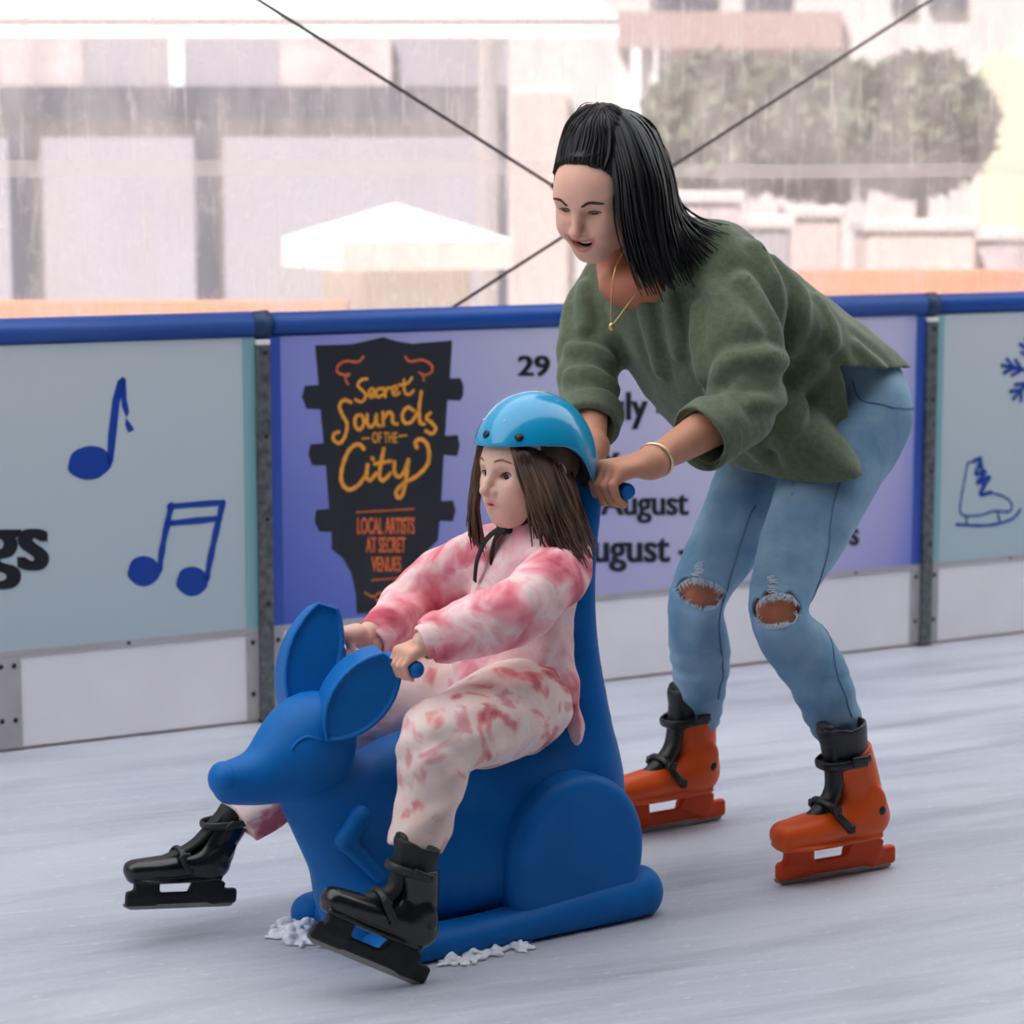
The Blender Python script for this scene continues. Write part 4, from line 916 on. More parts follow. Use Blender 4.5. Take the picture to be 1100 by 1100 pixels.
gO = kl(569, 505, 0.0); gR = frame((math.cos(.07), math.sin(.07), -.03), (0.03, -.02, 1)); gk, glow = .92, .80
gh = head_sdf(gk, glow, .62, 'o', 1.15)
V, Q = gh.mesh(.0019); C, mix, (x, y, z) = head_tint(V, gk, glow, SK1, None, S(232, 150, 138))
mix(bell(np.sqrt(((x - .092) / 1.4) ** 2 + (y / 1.9) ** 2 + (z + .0725) ** 2), .0180) * .95, S(202, 96, 100))
for q in (1, -1): mix(.35 * bell(np.sqrt((x - .08) ** 2 + (y - .031 * q) ** 2 + ((z - .009) * 1.3) ** 2), .02), S(206, 150, 134))
parts = [(V @ gR + gO, Q, C)]
# joints in the kangaroo's axes
J = dict(pel=(-.335, 0, .405), che=(-.345, 0, .57), nec=(-.335, 0, .70), shL=(-.335, .118, .655), shR=(-.318, -.118, .655),
         elL=kl(548, 652, .175), wrL=kl(456, 690, .138), elR=kl(452, 636, -.20), wrR=kl(398, 692, -.128))
J = {a: np.array(b, float) for a, b in J.items()}
GL = np.array([-.006, .128, .509]); GRr = np.array([-.004, -.125, .502])
ed = np.array([-.008, .080, -.004])
hs = SDF(); wl = GL + np.array([-.036, .004, .034]); hs.chain([J['wrL'] * .5 + J['elL'] * .5, J['wrL'], wl], [.027, .021, .0175], .02); grip_hand(hs, wl, GL, ed, (1, 0, .6), .0115, .72, -1, .0185)
V, Q = hs.mesh(.0019); parts.append((V, Q, S(232, 178, 154)))
hs = SDF(); wr = GRr + np.array([-.042, .002, .022]); hs.chain([J['wrR'] * .5 + J['elR'] * .5, J['wrR'] * .4 + wr * .6, wr], [.027, .021, .0175], .02); grip_hand(hs, wr, GRr, (-.02, 1, 0.05), (1, 0, .6), .0115, .72, 1, .0185)
V, Q = hs.mesh(.0019); parts.append((V, Q, S(234, 190, 172)))
core = SDF(); core.loft([(J['pel'], .085, .07), (J['che'], .095, .065), ((-.335, 0, .655), .085, .05), ((-.335, 0, .70), .04, .04)], (0, 1, 0), .02)
LG = {1: [(-.275, .075, .40), kl(470, 800, .185), kl(448, 905, .200)], -1: [(-.275, -.075, .40), (-.045, -.175, .335), kl(264, 877, -.19)]}
for q in (1, -1):
    core.chain(LG[q], [.055, .042, .022], .03); core.chain([J['shL' if q > 0 else 'shR'], J['elL' if q > 0 else 'elR'], J['wrL' if q > 0 else 'wrR']], [.035, .028, .022], .03)
V, Q = core.mesh(.007); parts.append((V, Q, SK1))
V, Q, C = merge(parts)
girl = net_obj('person', V, Q, M_skin, None, C, relax=1); girl.location = K0.tolist(); girl.rotation_euler = (0, 0, KROT)
tag(girl, 'child in pink tie-dye clothes and blue helmet sitting on the blue kangaroo', 'person')
M_eyeg = eye_mat('brown_eye', S(60, 36, 24)); eyes(girl, gO, gR, gk, M_eyeg, (1, .02, -.16))
M_browng = mat('brown_hair', S(70, 50, 40), .5, spec=.3, col2=S(112, 84, 66), vscale=26, stretch=(1, 1, .2))
M_browl = mat('light_brow', S(150, 112, 92), .7); M_lash = mat('lash', S(40, 28, 24), .6)
for q in (1, -1):
    brow(girl, gh, gO, gR, gk, [(.088, .014, .0265), (.085, .030, .0295), (.074, .046, .0235)], M_browl, q, .0020); lashes(girl, gh, gO, gR, gk, M_lash, q, 1.25)
# sweatshirt
sw = SDF()
sw.loft([((-.285, 0, .385), .116, .092), ((-.292, 0, .44), .122, .094), ((-.318, 0, .54), .117, .088), ((-.338, 0, .62), .115, .072), ((-.335, 0, .662), .085, .056), ((-.335, 0, .69), .058, .050)], (0, 1, 0), .02)
wcl = J['wrL'] * .93 + J['elL'] * .07; wcr = J['wrR'] * .88 + J['elR'] * .12
sw.chain([J['shL'] + [0, -.01, -.005], J['shL'] * .5 + J['elL'] * .5 + [0, .008, -.008], J['elL'] + [0, .004, -.01], J['elL'] * .5 + J['wrL'] * .5 + [0, 0, -.006], wcl], [.058, .060, .056, .049, .037], .03, n=4)
sw.chain([J['shR'] + [0, .01, -.005], J['shR'] * .5 + J['elR'] * .5 + [0, -.008, -.008], J['elR'] + [0, -.004, -.01], J['elR'] * .5 + J['wrR'] * .5 + [0, 0, -.006], wcr], [.056, .057, .054, .047, .035], .03, n=4)
sw.loft([((-.345, .085, .43), .040, .035), ((-.352, .118, .335), .022, .016)], (1, 0, 0), .03)          # side flap behind the hip
sw.fn(lambda X, Y, Z: .0042 * wob(X, Y, Z, 55, 1) + .0022 * wob(X, Y, Z, 120, 2), (-.6, -.4, .2), (.2, .4, .8), 0, 'disp')
for w_, d_ in ((wcl, J['wrL'] - J['elL']), (wcr, J['wrR'] - J['elR'])):
    d_ = d_ / np.linalg.norm(d_); w2 = w_ + d_ * .006
    sw.fn(lambda X, Y, Z, w2=w2, d_=d_: np.where((X - w2[0]) ** 2 + (Y - w2[1]) ** 2 + (Z - w2[2]) ** 2 < .01, (X - w2[0]) * d_[0] + (Y - w2[1]) * d_[1] + (Z - w2[2]) * d_[2], -1), w2 - .08, w2 + .08, 0, 'and')
    sw.cap(w2 - d_ * .02, w2 + d_ * .05, .0245, .0245, 0, 'sub')
sw.fn(lambda X, Y, Z: np.where(X > -.36, .405 + .18 * np.clip(X + .33, -.05, .2) - Z + 0 * Y, -1), (-.36, -.3, .2), (.1, .3, .5), 0, 'and')
gn = gO + gR.T @ (np.array([-.03, 0, -.12]) * gk)
sw.cap(gn + [0, 0, .10], gn + [0, 0, -.02], .048, .050, .006, 'sub')
V, Q = sw.mesh(.0036); top = net_obj('sweatshirt', V, Q, M_top, girl); top['label'] = 'pink and white tie-dye sweatshirt'
M_rib = mat('pink_rib', S(226, 128, 144), .85, bump=.4, bscale=200)
for w_, d_, nm in ((wcl, J['wrL'] - J['elL'], 'cuff'), (wcr, J['wrR'] - J['elR'], 'cuff')):
    d_ = d_ / np.linalg.norm(d_); cf = SDF(); cf.cap(w_ - d_ * .008, w_ + d_ * .012, .0355, .031, 0); cf.cap(w_ - d_ * .05, w_ + d_ * .08, .024, .024, 0, 'sub')
    cf.fn(lambda X, Y, Z, w_=w_, d_=d_: np.abs((X - w_[0]) * d_[0] + (Y - w_[1]) * d_[1] + (Z - w_[2]) * d_[2] - .002) - .017, w_ - .07, w_ + .07, .006, 'and'); V, Q = cf.mesh(.0028); net_obj('cuff', V, Q, M_top, top)
# trousers
pn = SDF(); pn.loft([((-.30, 0, .445), .10, .080), ((-.295, 0, .385), .105, .088)], (0, 1, 0), .02)
for q in (1, -1):
    h, kn_, an = [np.array(p, float) for p in LG[q]]
    pn.chain([h, h * .5 + kn_ * .5 + [0, .004 * q, .004], kn_ + [0, 0, .002], kn_ * .5 + an * .5 + [-.006, 0, 0], an + (an - kn_) * .04], [.088, .080, .064, .055, .046], .035, n=4)
    cu = an + (an - kn_) * .06; d_ = (an - kn_) / np.linalg.norm(an - kn_)
    pn.fn(lambda X, Y, Z, cu=cu, d_=d_: np.where((X - cu[0]) ** 2 + (Y - cu[1]) ** 2 + (Z - cu[2]) ** 2 < .012, (X - cu[0]) * d_[0] + (Y - cu[1]) * d_[1] + (Z - cu[2]) * d_[2], -1), cu - .09, cu + .09, .004, 'and')
pn.fn(lambda X, Y, Z: .005 * wob(X, Y, Z, 48, 5) + .0026 * wob(X, Y, Z, 110, 6), (-.6, -.4, .0), (.3, .4, .8), 0, 'disp')
V, Q = pn.mesh(.004); pnt = net_obj('trousers', V, Q, M_pants, girl); pnt['label'] = 'cream trousers with pink tie-dye blotches'
# helmet
hk = gk * 1.09
M_helm = mat('blue_helmet', S(0, 158, 208), .22, spec=.5, coat=.5)
M_blackp = mat('black_plastic', S(16, 17, 18), .38); M_strap = mat('black_webbing', S(18, 18, 20), .75)
hm = SDF(); hm.ell((-.010, 0, .030), (.114, .098, .112), k=0); hm.ell((-.052, 0, -.005), (.070, .086, .090), k=.03)
def rim(X, Y, Z): return (.052 + .10 * np.minimum(X - .04, 0) + np.where(X < 0, -8.5 * np.clip(-X, 0, .1) ** 2, 0) - Z) + 0 * Y
hsol = SDF(); hsol.ops = list(hm.ops)
hm.ell((-.010, 0, .024), (.105, .089, .103), k=0, mode='sub'); hm.ell((-.055, 0, -.006), (.060, .076, .078), k=.02, mode='sub'); hm.fn(rim, (-.3, -.3, -.3), (.3, .3, .3), .005, 'and')
V, Q = hm.mesh(.0026); hel = net_obj('helmet', (V * hk) @ gR + gO, Q, M_helm, girl); hel['label'] = 'glossy bright blue skate helmet'
def hpt(p): return gO + gR.T @ (np.array(p) * hk)
for a, zz in ((.02, .080), (.70, .076), (-.66, .078)):
    P = hsol.project(np.array([[.12 * math.cos(a) - .01, .12 * math.sin(a), zz]]), 12)[0]; n_ = np.array([math.cos(a), math.sin(a), .35]); n_ /= np.linalg.norm(n_)
    MB().tube([hpt(P - n_ * .004), hpt(P + n_ * .0012)], .0078, 16).build('vent_hole', M_blackp, hel, True)
for a in (.38, -.38):
    P = hsol.project(np.array([[.12 * math.cos(a) - .01, .12 * math.sin(a), .118]]), 12)[0]; MB().sphere(hpt(P), .0022, 8, 6).build('rivet', M_capw, hel, True)
pad = SDF(); pad.ops = [o for o in hsol.ops]; pad = SDF(); pad.ell((-.012, 0, .026), (.1035, .0875, .092), k=0); pad.ell((-.055, 0, -.004), (.0585, .0745, .076), k=.02); pad.ell((-.008, 0, .015), (.098, .081, .09), k=0, mode='sub'); pad.ell((-.05, 0, -.01), (.05, .07, .075), k=.01, mode='sub')
pad.fn(lambda X, Y, Z: rim(X, Y, Z) + .002, (-.3, -.3, -.3), (.3, .3, .3), .003, 'and'); V, Q = pad.mesh(.003); net_obj('padding', (V * hk) @ gR + gO, Q, M_strap, hel)
def hl(p): return gO + gR.T @ (np.array([p[0], p[1], p[2] * (glow if p[2] < 0 else 1)]) * gk)
for q in (1, -1):
    P = crom([hl((-.012, .082 * q, .01)), hl((0.006, .074 * q, -.055)), hl((.034, .050 * q, -.104)), hl((.050, .018 * q, -.128)), hl((.052, 0, -.131))], 6)
    MB().tube(P, [(.0075, .0016)] * len(P), 8, flat=gR[0]).build('chin_strap', M_strap, hel, True)
P = crom([hl((.050, .010, -.125)), hl((.072, -.016, -.150)), hl((.080, -.030, -.205)), hl((.078, -.034, -.262))], 6); MB().tube(P, [(.0120, .0022)] * len(P), 8, flat=(0, 1, 0)).build('strap_tail', M_strap, hel, True)
P = crom([hl((.052, -.012, -.128)), hl((.082, -.036, -.160)), hl((.098, -.052, -.215)), hl((.100, -.060, -.268))], 6); MB().tube(P, [(.0110, .0022)] * len(P), 8, flat=(0, 1, 0)).build('strap_tail', M_strap, hel, True)
b = SDF(); b.box(hl((.060, -.006, -.135)), (.012, .014, .010), gR, .004, 0); V, Q = b.mesh(.002); net_obj('clip', V, Q, M_blackp, hel)
# hair
hc = SDF(); hc.ell((-.014, 0, .026), (.103, .081, .089), k=0); hc.fn(lambda X, Y, Z: (X - .060 - .0 * Z) + 0 * Y, (-.3, -.3, -.3), (.3, .3, .3), .01, 'and'); hc.fn(lambda X, Y, Z: (-.062 - Z) + 0 * X + 0 * Y, (-.3, -.3, -.3), (.3, .3, .3), .01, 'and')
V, Q = hc.mesh(.004); Vh = (V * gk * .97) @ gR + gO
hair = net_obj('hair', Vh, Q, M_browng, girl); hair['label'] = 'long straight brown hair'
def g3(lst, y0, y1): n = len(lst); return [kl(p[0], p[1], y0 + (y1 - y0) * i / (n - 1)) for i, p in enumerate(lst)]
near = [g3([(549, 477), (554, 492), (561, 514), (572, 545), (590, 580), (612, 600)], .045, .160), g3([(562, 477), (568, 494), (578, 516), (590, 550), (604, 585), (622, 606)], .050, .172), g3([(578, 477), (584, 496), (592, 521), (604, 552), (616, 582), (628, 604)], .050, .175), g3([(594, 482), (599, 500), (606, 522), (618, 556), (628, 585), (636, 602)], .045, .160), g3([(606, 490), (612, 510), (618, 530), (626, 560), (632, 582), (637, 596)], .035, .13)]
strands('hair_lock', near, 230, .0030, M_browng, hair, 1, .0045, .005, ends=(.70, 1.02))
near2 = [g3([(557, 487), (566, 520), (572, 560), (576, 588), (570, 600)], .072, .100), g3([(568, 487), (576, 525), (582, 565), (584, 590), (580, 606)], .078, .12)]
strands('hair_lock', near2, 26, .0036, M_browng, hair, 2, .005, .005, ends=(.55, .85))
far = [g3([(520, 478), (512, 515), (508, 545), (511, 575), (516, 596)], -.062, -.05), g3([(514, 478), (509, 515), (506, 545), (506, 572), (508, 586)], -.066, -.06), g3([(526, 482), (518, 520), (516, 550), (520, 580), (526, 602)], -.062, -.045)]
strands('hair_lock', far, 46, .0036, M_browng, hair, 3, .0035, .005)
# skates
M_blk = mat('black_boot', S(18, 20, 20), .24, spec=.6, var=.2, vscale=12); M_blk2 = mat('black_lining', S(14, 15, 16), .6); M_grey = mat('charcoal_strap', S(34, 36, 36), .5)
mk = dict(shell=M_blk, liner=M_blk2, strap=M_grey, holder=M_blk2, blade=M_blade, label=mat('blue_label', S(20, 60, 170), .4))
for hp, tp, up, lab in ((kl(450, 1060, .262), kl(338, 1014, .232), (-.35, 0.04, 1), 'black ice skate with toe raised in front of the kangaroo'), (kl(250, 973, -.205), kl(150, 977, -.225), (-.18, 0, 1), 'black ice skate under the kangaroo nose')):
    d_ = tp - hp; kk = np.linalg.norm(d_) / .275
    kk = .68 if 'nose' in lab else kk; o = skate(girl, hp, tp, up, kk, mk, 'soft', -.11 if 'nose' in lab else .01, .82); o['label'] = lab; print('skate k', kk)

# ================================================================== the woman pushing
WR = np.array([.52, 4.75, 0.0])
def w3(px, py, Y): return pt(px, py, Y) - WR
def kw(p): return K0 + KH * p[0] + KL * p[1] + np.array([0, 0, p[2]]) - WR       # kangaroo axes -> hers
SK2 = S(244, 188, 164)
HD = np.array([-.86, -.51, 0]); HL = np.array([.51, -.86, 0])                     # the way she faces, her left
pel = w3(884, 436, 4.92); hipL = pel + HL * .085; hipR = pel - HL * .085
knL = w3(836, 652, 4.575); knR = w3(751, 640, 4.83); anL = w3(915, 815, 4.60); anR = w3(744, 800, 4.965)
shL = w3(782, 290, 4.66); shR = w3(652, 298, 4.89); elL = w3(800, 436, 4.50); elR = w3(634, 392, 4.80)
hbL = kw(PB[0] * .86 + PB[1] * .14); hbR = kw(PB[0] * .14 + PB[1] * .86); be = KL
wrL = w3(701, 496, 4.345); wrR = w3(638, 480, 4.54)
# head
wa, wp_ = math.radians(57), math.radians(27)
wf = np.array([-math.cos(wa) * math.cos(wp_), -math.sin(wa) * math.cos(wp_), -math.sin(wp_)])
wO = w3(624, 226, 4.60) - .078 * wf; wRm = frame(wf, (0.10, .0, 1)); wk, wlow = 1.0, .92
wh = head_sdf(wk, wlow, .92, 'smile', .30)
V, Q = wh.mesh(.0021); C, mix, (x, y, z) = head_tint(V, wk, wlow, SK2, None, S(222, 132, 112))
lip = bell(np.abs(np.sqrt((y / .029) ** 2 + ((z + .0720 - .0145 * (y / .027) ** 2) / .0140) ** 2) - .85), .5) * (x > .066); mix(np.clip(lip, 0, 1) * .8, S(196, 104, 100))
mix(((np.sqrt((y / .026) ** 2 + ((z + .0715 - .0145 * (y / .027) ** 2) / .0080) ** 2) < 1.05) & (x > .05) & (x < .0845)).astype(float), S(60, 22, 22))
parts = [(V @ wRm + wO, Q, C)]
for sh_, el_, wr_, B_, v_, ts in ((shL, elL, wrL, hbL, None, -1), (shR, elR, wrR, hbR, None, 1)):
    hs = SDF(); hs.chain([el_ * .75 + wr_ * .25, el_ * .45 + wr_ * .55, wr_], [.042, .036, .0245] if el_ is elL else [.034, .031, .0225], .02, n=3); hs.ell(wr_ * .97 + B_ * .03, .0235, k=.02)
    wq_ = B_ + (wr_ - B_) * (.075 / np.linalg.norm(wr_ - B_)); hs.cap(wr_, wq_, .0235, .022, .02)
    grip_hand(hs, wq_, B_, be, KH * 1.0 + np.array([0, 0, .35]), .0155, 1.12, ts, .0195)
    V, Q = hs.mesh(.0024); parts.append((V, Q, S(206, 146, 118)))
core = SDF(); chest = w3(775, 335, 4.79); nb = wO + wRm.T @ np.array([-.045, 0, -.20])
core.loft([(pel, .14, .09), (pel * .5 + chest * .5, .11, .07), (chest, .15, .10), (shL * .5 + shR * .5 + [0, 0, -.02], .15, .075), (nb, .05, .05)], HL, .03)
core.cap(nb, wO + wRm.T @ np.array([-.03, 0, -.09]), .050, .048, .02)
core.ell(w3(690, 306, 4.70), (.085, .085, .05), k=.04)
for h, kn_, an in ((hipL, knL, anL), (hipR, knR, anR)): core.chain([h, h * .45 + kn_ * .55, kn_, kn_ * .6 + an * .4, an], [.080, .066, .050, .044, .034], .03, n=3)
core.cap(shL, elL, .045, .040, .04); core.cap(shR, elR, .042, .038, .04)
V, Q = core.mesh(.005); parts.append((V, Q, S(196, 122, 92)))
V, Q, C = merge(parts)
wom = net_obj('person', V, Q, M_skin, None, C); wom.location = WR.tolist()
tag(wom, 'woman in olive sweater and ripped jeans bending forward to push the kangaroo', 'person')
eyes(wom, wO, wRm, wk, M_eyeg, (1, -.02, -.30))
M_dark = mat('black_hair', S(10, 9, 10), .36, spec=.4, col2=S(24, 21, 23), vscale=20, stretch=(1, 1, .15))
M_browd = mat('dark_brow', S(62, 40, 34), .7)
for q in (1, -1):
    brow(wom, wh, wO, wRm, wk, [(.090, .013, .0215), (.087, .030, .0262), (.074, .050, .0205)], M_browd, q, .0030); lashes(wom, wh, wO, wRm, wk, M_lash, q, .5)
M_teeth = mat('teeth', S(240, 234, 226), .3)
P = [wO + wRm.T @ np.array([.0840 - 14 * yy * yy, yy, (-.0690 + .0145 * (yy / .027) ** 2) * wlow]) for yy in np.linspace(-.020, .020, 9)]
MB().tube(P, [(.0048, .0022)] * 9, 8, flat=wRm[2]).build('teeth', M_teeth, wom, True)
# sweater ----------------------------------------------------------
def knit():
    m = mat('olive_knit', S(96, 108, 84), .9, spec=.12, var=.12, vscale=90, bump=.35, bscale=260, sheen=.25); return m
M_knit = knit()
sw = SDF()
sw.loft([(w3(702, 262, 4.755), .075, .060), (w3(742, 285, 4.765), .165, .085), (w3(786, 328, 4.79), .195, .120), (w3(842, 378, 4.85), .190, .130), (w3(898, 424, 4.915), .185, .130), (w3(925, 452, 4.94), .185, .125)], HL, .02)
sw.loft([(w3(700, 320, 4.74), .155, .075), (w3(750, 395, 4.76), .175, .095), (w3(805, 455, 4.79), .180, .100), (w3(851, 510, 4.81), .198, .095), (w3(866, 540, 4.82), .200, .095)], HL, .05)
sw.chain([w3(768, 292, 4.69), w3(790, 345, 4.605), w3(798, 405, 4.535), w3(796, 440, 4.50), w3(770, 462, 4.445), w3(740, 480, 4.395)], [.092, .090, .082, .074, .064, .060], .03, n=4)
sw.chain([w3(665, 298, 4.87), w3(640, 340, 4.86), w3(634, 385, 4.80), w3(634, 420, 4.72), w3(636, 470, 4.60)], [.075, .068, .062, .056, .054], .03, n=4)
def folds(X, Y, Z):
    # soft drag folds that run from the shoulder to the hip, and cross wrinkles in the sleeve
    a = X * .55 + Y * .2 - Z * .8
    return .0055 * wob(X, Y, Z, 26, 21) + .0028 * np.sin(40 * (X * .75 + Z * .66 + .35 * Y) + 2.2 * wob(X, Y, Z, 12, 22)) + .0016 * wob(X, Y, Z, 90, 23)
sw.fn(folds, (-1, -1, .3), (1, 1, 1.6), 0, 'disp')
fold_lines = [[(831, 248, 4.62), (835, 289, 4.60), (835, 340, 4.60), (833, 410, 4.6)], [(850, 262, 4.66), (856, 320, 4.66), (850, 372, 4.66)], [(754, 336, 4.58), (768, 384, 4.55), (772, 405, 4.53)], [(832, 384, 4.56), (786, 397, 4.5), (772, 416, 4.49)], [(830, 420, 4.54), (800, 440, 4.46)],
    [(722, 322, 4.62), (742, 368, 4.66)], [(880, 388, 4.68), (856, 434, 4.66), (829, 482, 4.62)], [(930, 368, 4.72), (950, 402, 4.76)], [(880, 320, 4.70), (885, 372, 4.70)], [(790, 320, 4.6), (812, 372, 4.55)], [(612, 300, 4.8), (626, 350, 4.78)], [(610, 372, 4.76), (650, 392, 4.74)], [(612, 404, 4.7), (655, 420, 4.68)], [(690, 330, 4.64), (706, 400, 4.68)], [(860, 440, 4.66), (842, 492, 4.64)], [(780, 470, 4.62), (800, 505, 4.62)]]
fl_ = SDF(); fl_.ops = list(sw.ops)
for i, ln_ in enumerate(fold_lines):
    P_ = fl_.project(np.array(crom([w3(*p) for p in ln_], 5)), 10); ff = SDF().chain(list(P_), [0.0] * len(P_), 0).ops[0]
    amp, wd = (.0095, .015) if i % 3 else (.0120, .017)
    def ridge(X, Y, Z, ff=ff[0], amp=amp, wd=wd):
        d = ff(X, Y, Z); return -amp * np.exp(-(d / wd) ** 2) + .55 * amp * np.exp(-((d - 1.9 * wd) / wd) ** 2)
    sw.fn(ridge, ff[1] - .05, ff[2] + .05, 0, 'disp')
sw.ops.append((None, None, None, .011, 'shell'))
def plane(a, b, c, below):
    n = np.cross(b - a, c - a); n /= np.linalg.norm(n); n = n if n @ (below - a) > 0 else -n
    return lambda X, Y, Z: (X - a[0]) * n[0] + (Y - a[1]) * n[1] + (Z - a[2]) * n[2]
A_, B_, C_ = w3(752, 496, 4.75), w3(830, 526, 4.62), w3(926, 490, 4.72)
p1 = plane(A_, B_, C_, w3(830, 640, 4.7))
T_ = w3(893, 384, 4.70); D_ = w3(974, 396, 4.87)
p2 = plane(T_, w3(947, 492, 4.70), T_ + HL * .3, w3(990, 440, 4.8)); p3 = plane(T_, D_, T_ + HL * .3 + np.array([0, 0, -.03]), w3(930, 480, 4.8))
sw.fn(p1, (-1, -1, .2), (1, 1, 1.1), .003, 'and')
sw.fn(lambda X, Y, Z: np.minimum(p2(X, Y, Z), p3(X, Y, Z) + .012 * np.sin(9 * X + 4)), (-.2, -1, .4), (1, 1, 1.2), .004, 'and')
for c_, d_ in ((w3(754, 470, 4.42), w3(740, 480, 4.395) - w3(770, 462, 4.445)), (w3(634, 458, 4.625), w3(630, 470, 4.60) - w3(640, 420, 4.72))):
    d_ = d_ / np.linalg.norm(d_)
    sw.fn(lambda X, Y, Z, c_=c_, d_=d_: np.where((X - c_[0]) ** 2 + (Y - c_[1]) ** 2 + (Z - c_[2]) ** 2 < .0125, (X - c_[0]) * d_[0] + (Y - c_[1]) * d_[1] + (Z - c_[2]) * d_[2], -1), c_ - .13, c_ + .13, 0, 'and')
nk = w3(686, 290, 4.70)
sw.ell(w3(682, 292, 4.69), (.050, .060, .055), k=.006, mode='sub'); sw.cap(nb + [0, 0, .08], nb, .062, .060, .006, 'sub')
b0, b1 = np.array([-.5, -.55, .4]), np.array([.5, .35, 1.4])
sw_ops = sw.ops; sw.ops = [o for o in sw_ops if o[4] != 'shell']; lo_, hi_ = sw.bounds(); sw.ops = sw_ops
V, Q = sw.mesh(.0048, lo_ - .03, hi_ + .03); swe = net_obj('sweater', V, Q, M_knit, wom); swe['label'] = 'loose olive green knitted sweater with side slit'
for c_, d_, r in ((w3(754, 470, 4.42), w3(740, 480, 4.395) - w3(770, 462, 4.445), .066), (w3(634, 456, 4.63), w3(630, 470, 4.60) - w3(640, 420, 4.72), .059)):
    d_ = d_ / np.linalg.norm(d_); cf = SDF(); c_ = c_ - d_ * .016
    cf.cap(c_ - d_ * .03, c_ + d_ * .03, r + .003, r, 0); cf.cap(c_ - d_ * .1, c_ + d_ * .1, r - .011, r - .011, 0, 'sub')
    cf.fn(lambda X, Y, Z, c_=c_, d_=d_: np.abs((X - c_[0]) * d_[0] + (Y - c_[1]) * d_[1] + (Z - c_[2]) * d_[2]) - .026, c_ - .1, c_ + .1, .008, 'and')
    cf.fn(lambda X, Y, Z: .0025 * wob(X, Y, Z, 60, 31), c_ - .1, c_ + .1, 0, 'disp')
    V, Q = cf.mesh(.0036); net_obj('rolled_cuff', V, Q, M_knit, swe)
# jeans ------------------------------------------------------------
def denim():
    m = bpy.data.materials.new('light_denim'); m.use_nodes = True; nt = m.node_tree; b = nt.nodes['Principled BSDF']; L = nt.links.new; b.inputs['Roughness'].default_value = .85; b.inputs['Specular IOR Level'].default_value = .15
    tc = nt.nodes.new('ShaderNodeTexCoord'); at = nt.nodes.new('ShaderNodeAttribute'); at.attribute_name = 'tint'
    n = nt.nodes.new('ShaderNodeTexNoise'); n.inputs['Scale'].default_value = 9; n.inputs['Detail'].default_value = 6; L(tc.outputs['Object'], n.inputs['Vector'])
    r = nt.nodes.new('ShaderNodeMapRange'); r.inputs[1].default_value = .35; r.inputs[2].default_value = .68; L(n.outputs['Fac'], r.inputs[0])
    x = nt.nodes.new('ShaderNodeMix'); x.data_type = 'RGBA'; L(r.outputs[0], x.inputs[0]); x.inputs[6].default_value = (*S(112, 150, 180), 1); x.inputs[7].default_value = (*S(152, 184, 204), 1)
    y = nt.nodes.new('ShaderNodeMix'); y.data_type = 'RGBA'; y.blend_type = 'MULTIPLY'; y.inputs[0].default_value = 1; L(x.outputs[2], y.inputs[6]); L(at.outputs['Color'], y.inputs[7]); L(y.outputs[2], b.inputs['Base Color'])
    n2 = nt.nodes.new('ShaderNodeTexNoise'); n2.inputs['Scale'].default_value = 60; n2.inputs['Detail'].default_value = 6; L(tc.outputs['Object'], n2.inputs['Vector'])
    bp = nt.nodes.new('ShaderNodeBump'); bp.inputs['Strength'].default_value = .3; bp.inputs['Distance'].default_value = .004; L(n2.outputs['Fac'], bp.inputs['Height']); L(bp.outputs[0], b.inputs['Normal']); return m
M_den = denim()
jn = SDF(); jn.loft([(w3(872, 388, 4.90), .120, .080), (w3(896, 412, 4.925), .154, .106), (w3(898, 432, 4.93), .170, .122), (w3(886, 470, 4.90), .165, .115)], HL, .02)
LP = {}
for nm, h, kn_, an in (('L', hipL, knL, anL), ('R', hipR, knR, anR)):
    m1 = h * .5 + kn_ * .5; m2 = kn_ * .58 + an * .42 + HD * -.012
    LP[nm] = ([h + [0, 0, -.02] - HD * .015, m1 - HD * .008, kn_, m2, an, an + (an - kn_) * .05], [.105, .089, .059, .061, .043, .036]); jn.chain(*LP[nm], .045, n=5)
jn.fn(lambda X, Y, Z: .0022 * wob(X, Y, Z, 70, 41) + .0016 * np.sin(150 * Z + 3 * wob(X, Y, Z, 20, 42)) * (np.abs(Z - .30) < .09), (-1, -1, .2), (1, 1, 1.2), 0, 'disp')
jsol = SDF(); jsol.ops = list(jn.ops)
jn.ops.append((None, None, None, .008, 'shell'))
tocam = -np.array([.1, .98, .0])
for c_, w_, h_, sd in ((w3(753, 639, 4.765), .060, .0285, 1), (w3(833, 655, 4.515), .052, .032, 2)):
    u_ = np.array([.98, -.18, 0.0]); n_ = np.cross(u_, [0, 0, 1]); sl = -.18 if sd == 1 else .10
    def hole(X, Y, Z, c_=c_, u_=u_, w_=w_, h_=h_, sd=sd, sl=sl):
        x, y, z = X - c_[0], Y - c_[1], Z - c_[2]; a = (x * u_[0] + y * u_[1]) / w_; e = (z - sl * (x * u_[0] + y * u_[1]) * (1 if sd == 1 else 1)) / h_; d = (-x * u_[1] + y * u_[0]) / .055
        return (np.sqrt(a * a + e * e + d * d) - 1 + .10 * wob(X, Y, Z, 260, 50 + sd)) * .028
    jn.fn(hole, c_ - .08, c_ + .08, 0, 'sub')
for an, kn_ in ((anL, knL), (anR, knR)):
    d_ = (an - kn_) / np.linalg.norm(an - kn_); c_ = an - d_ * .058
    jn.fn(lambda X, Y, Z, c_=c_, d_=d_: np.where((X - c_[0]) ** 2 + (Y - c_[1]) ** 2 + (Z - c_[2]) ** 2 < .016, (X - c_[0]) * d_[0] + (Y - c_[1]) * d_[1] + (Z - c_[2]) * d_[2], -1), c_ - .12, c_ + .12, .003, 'and')
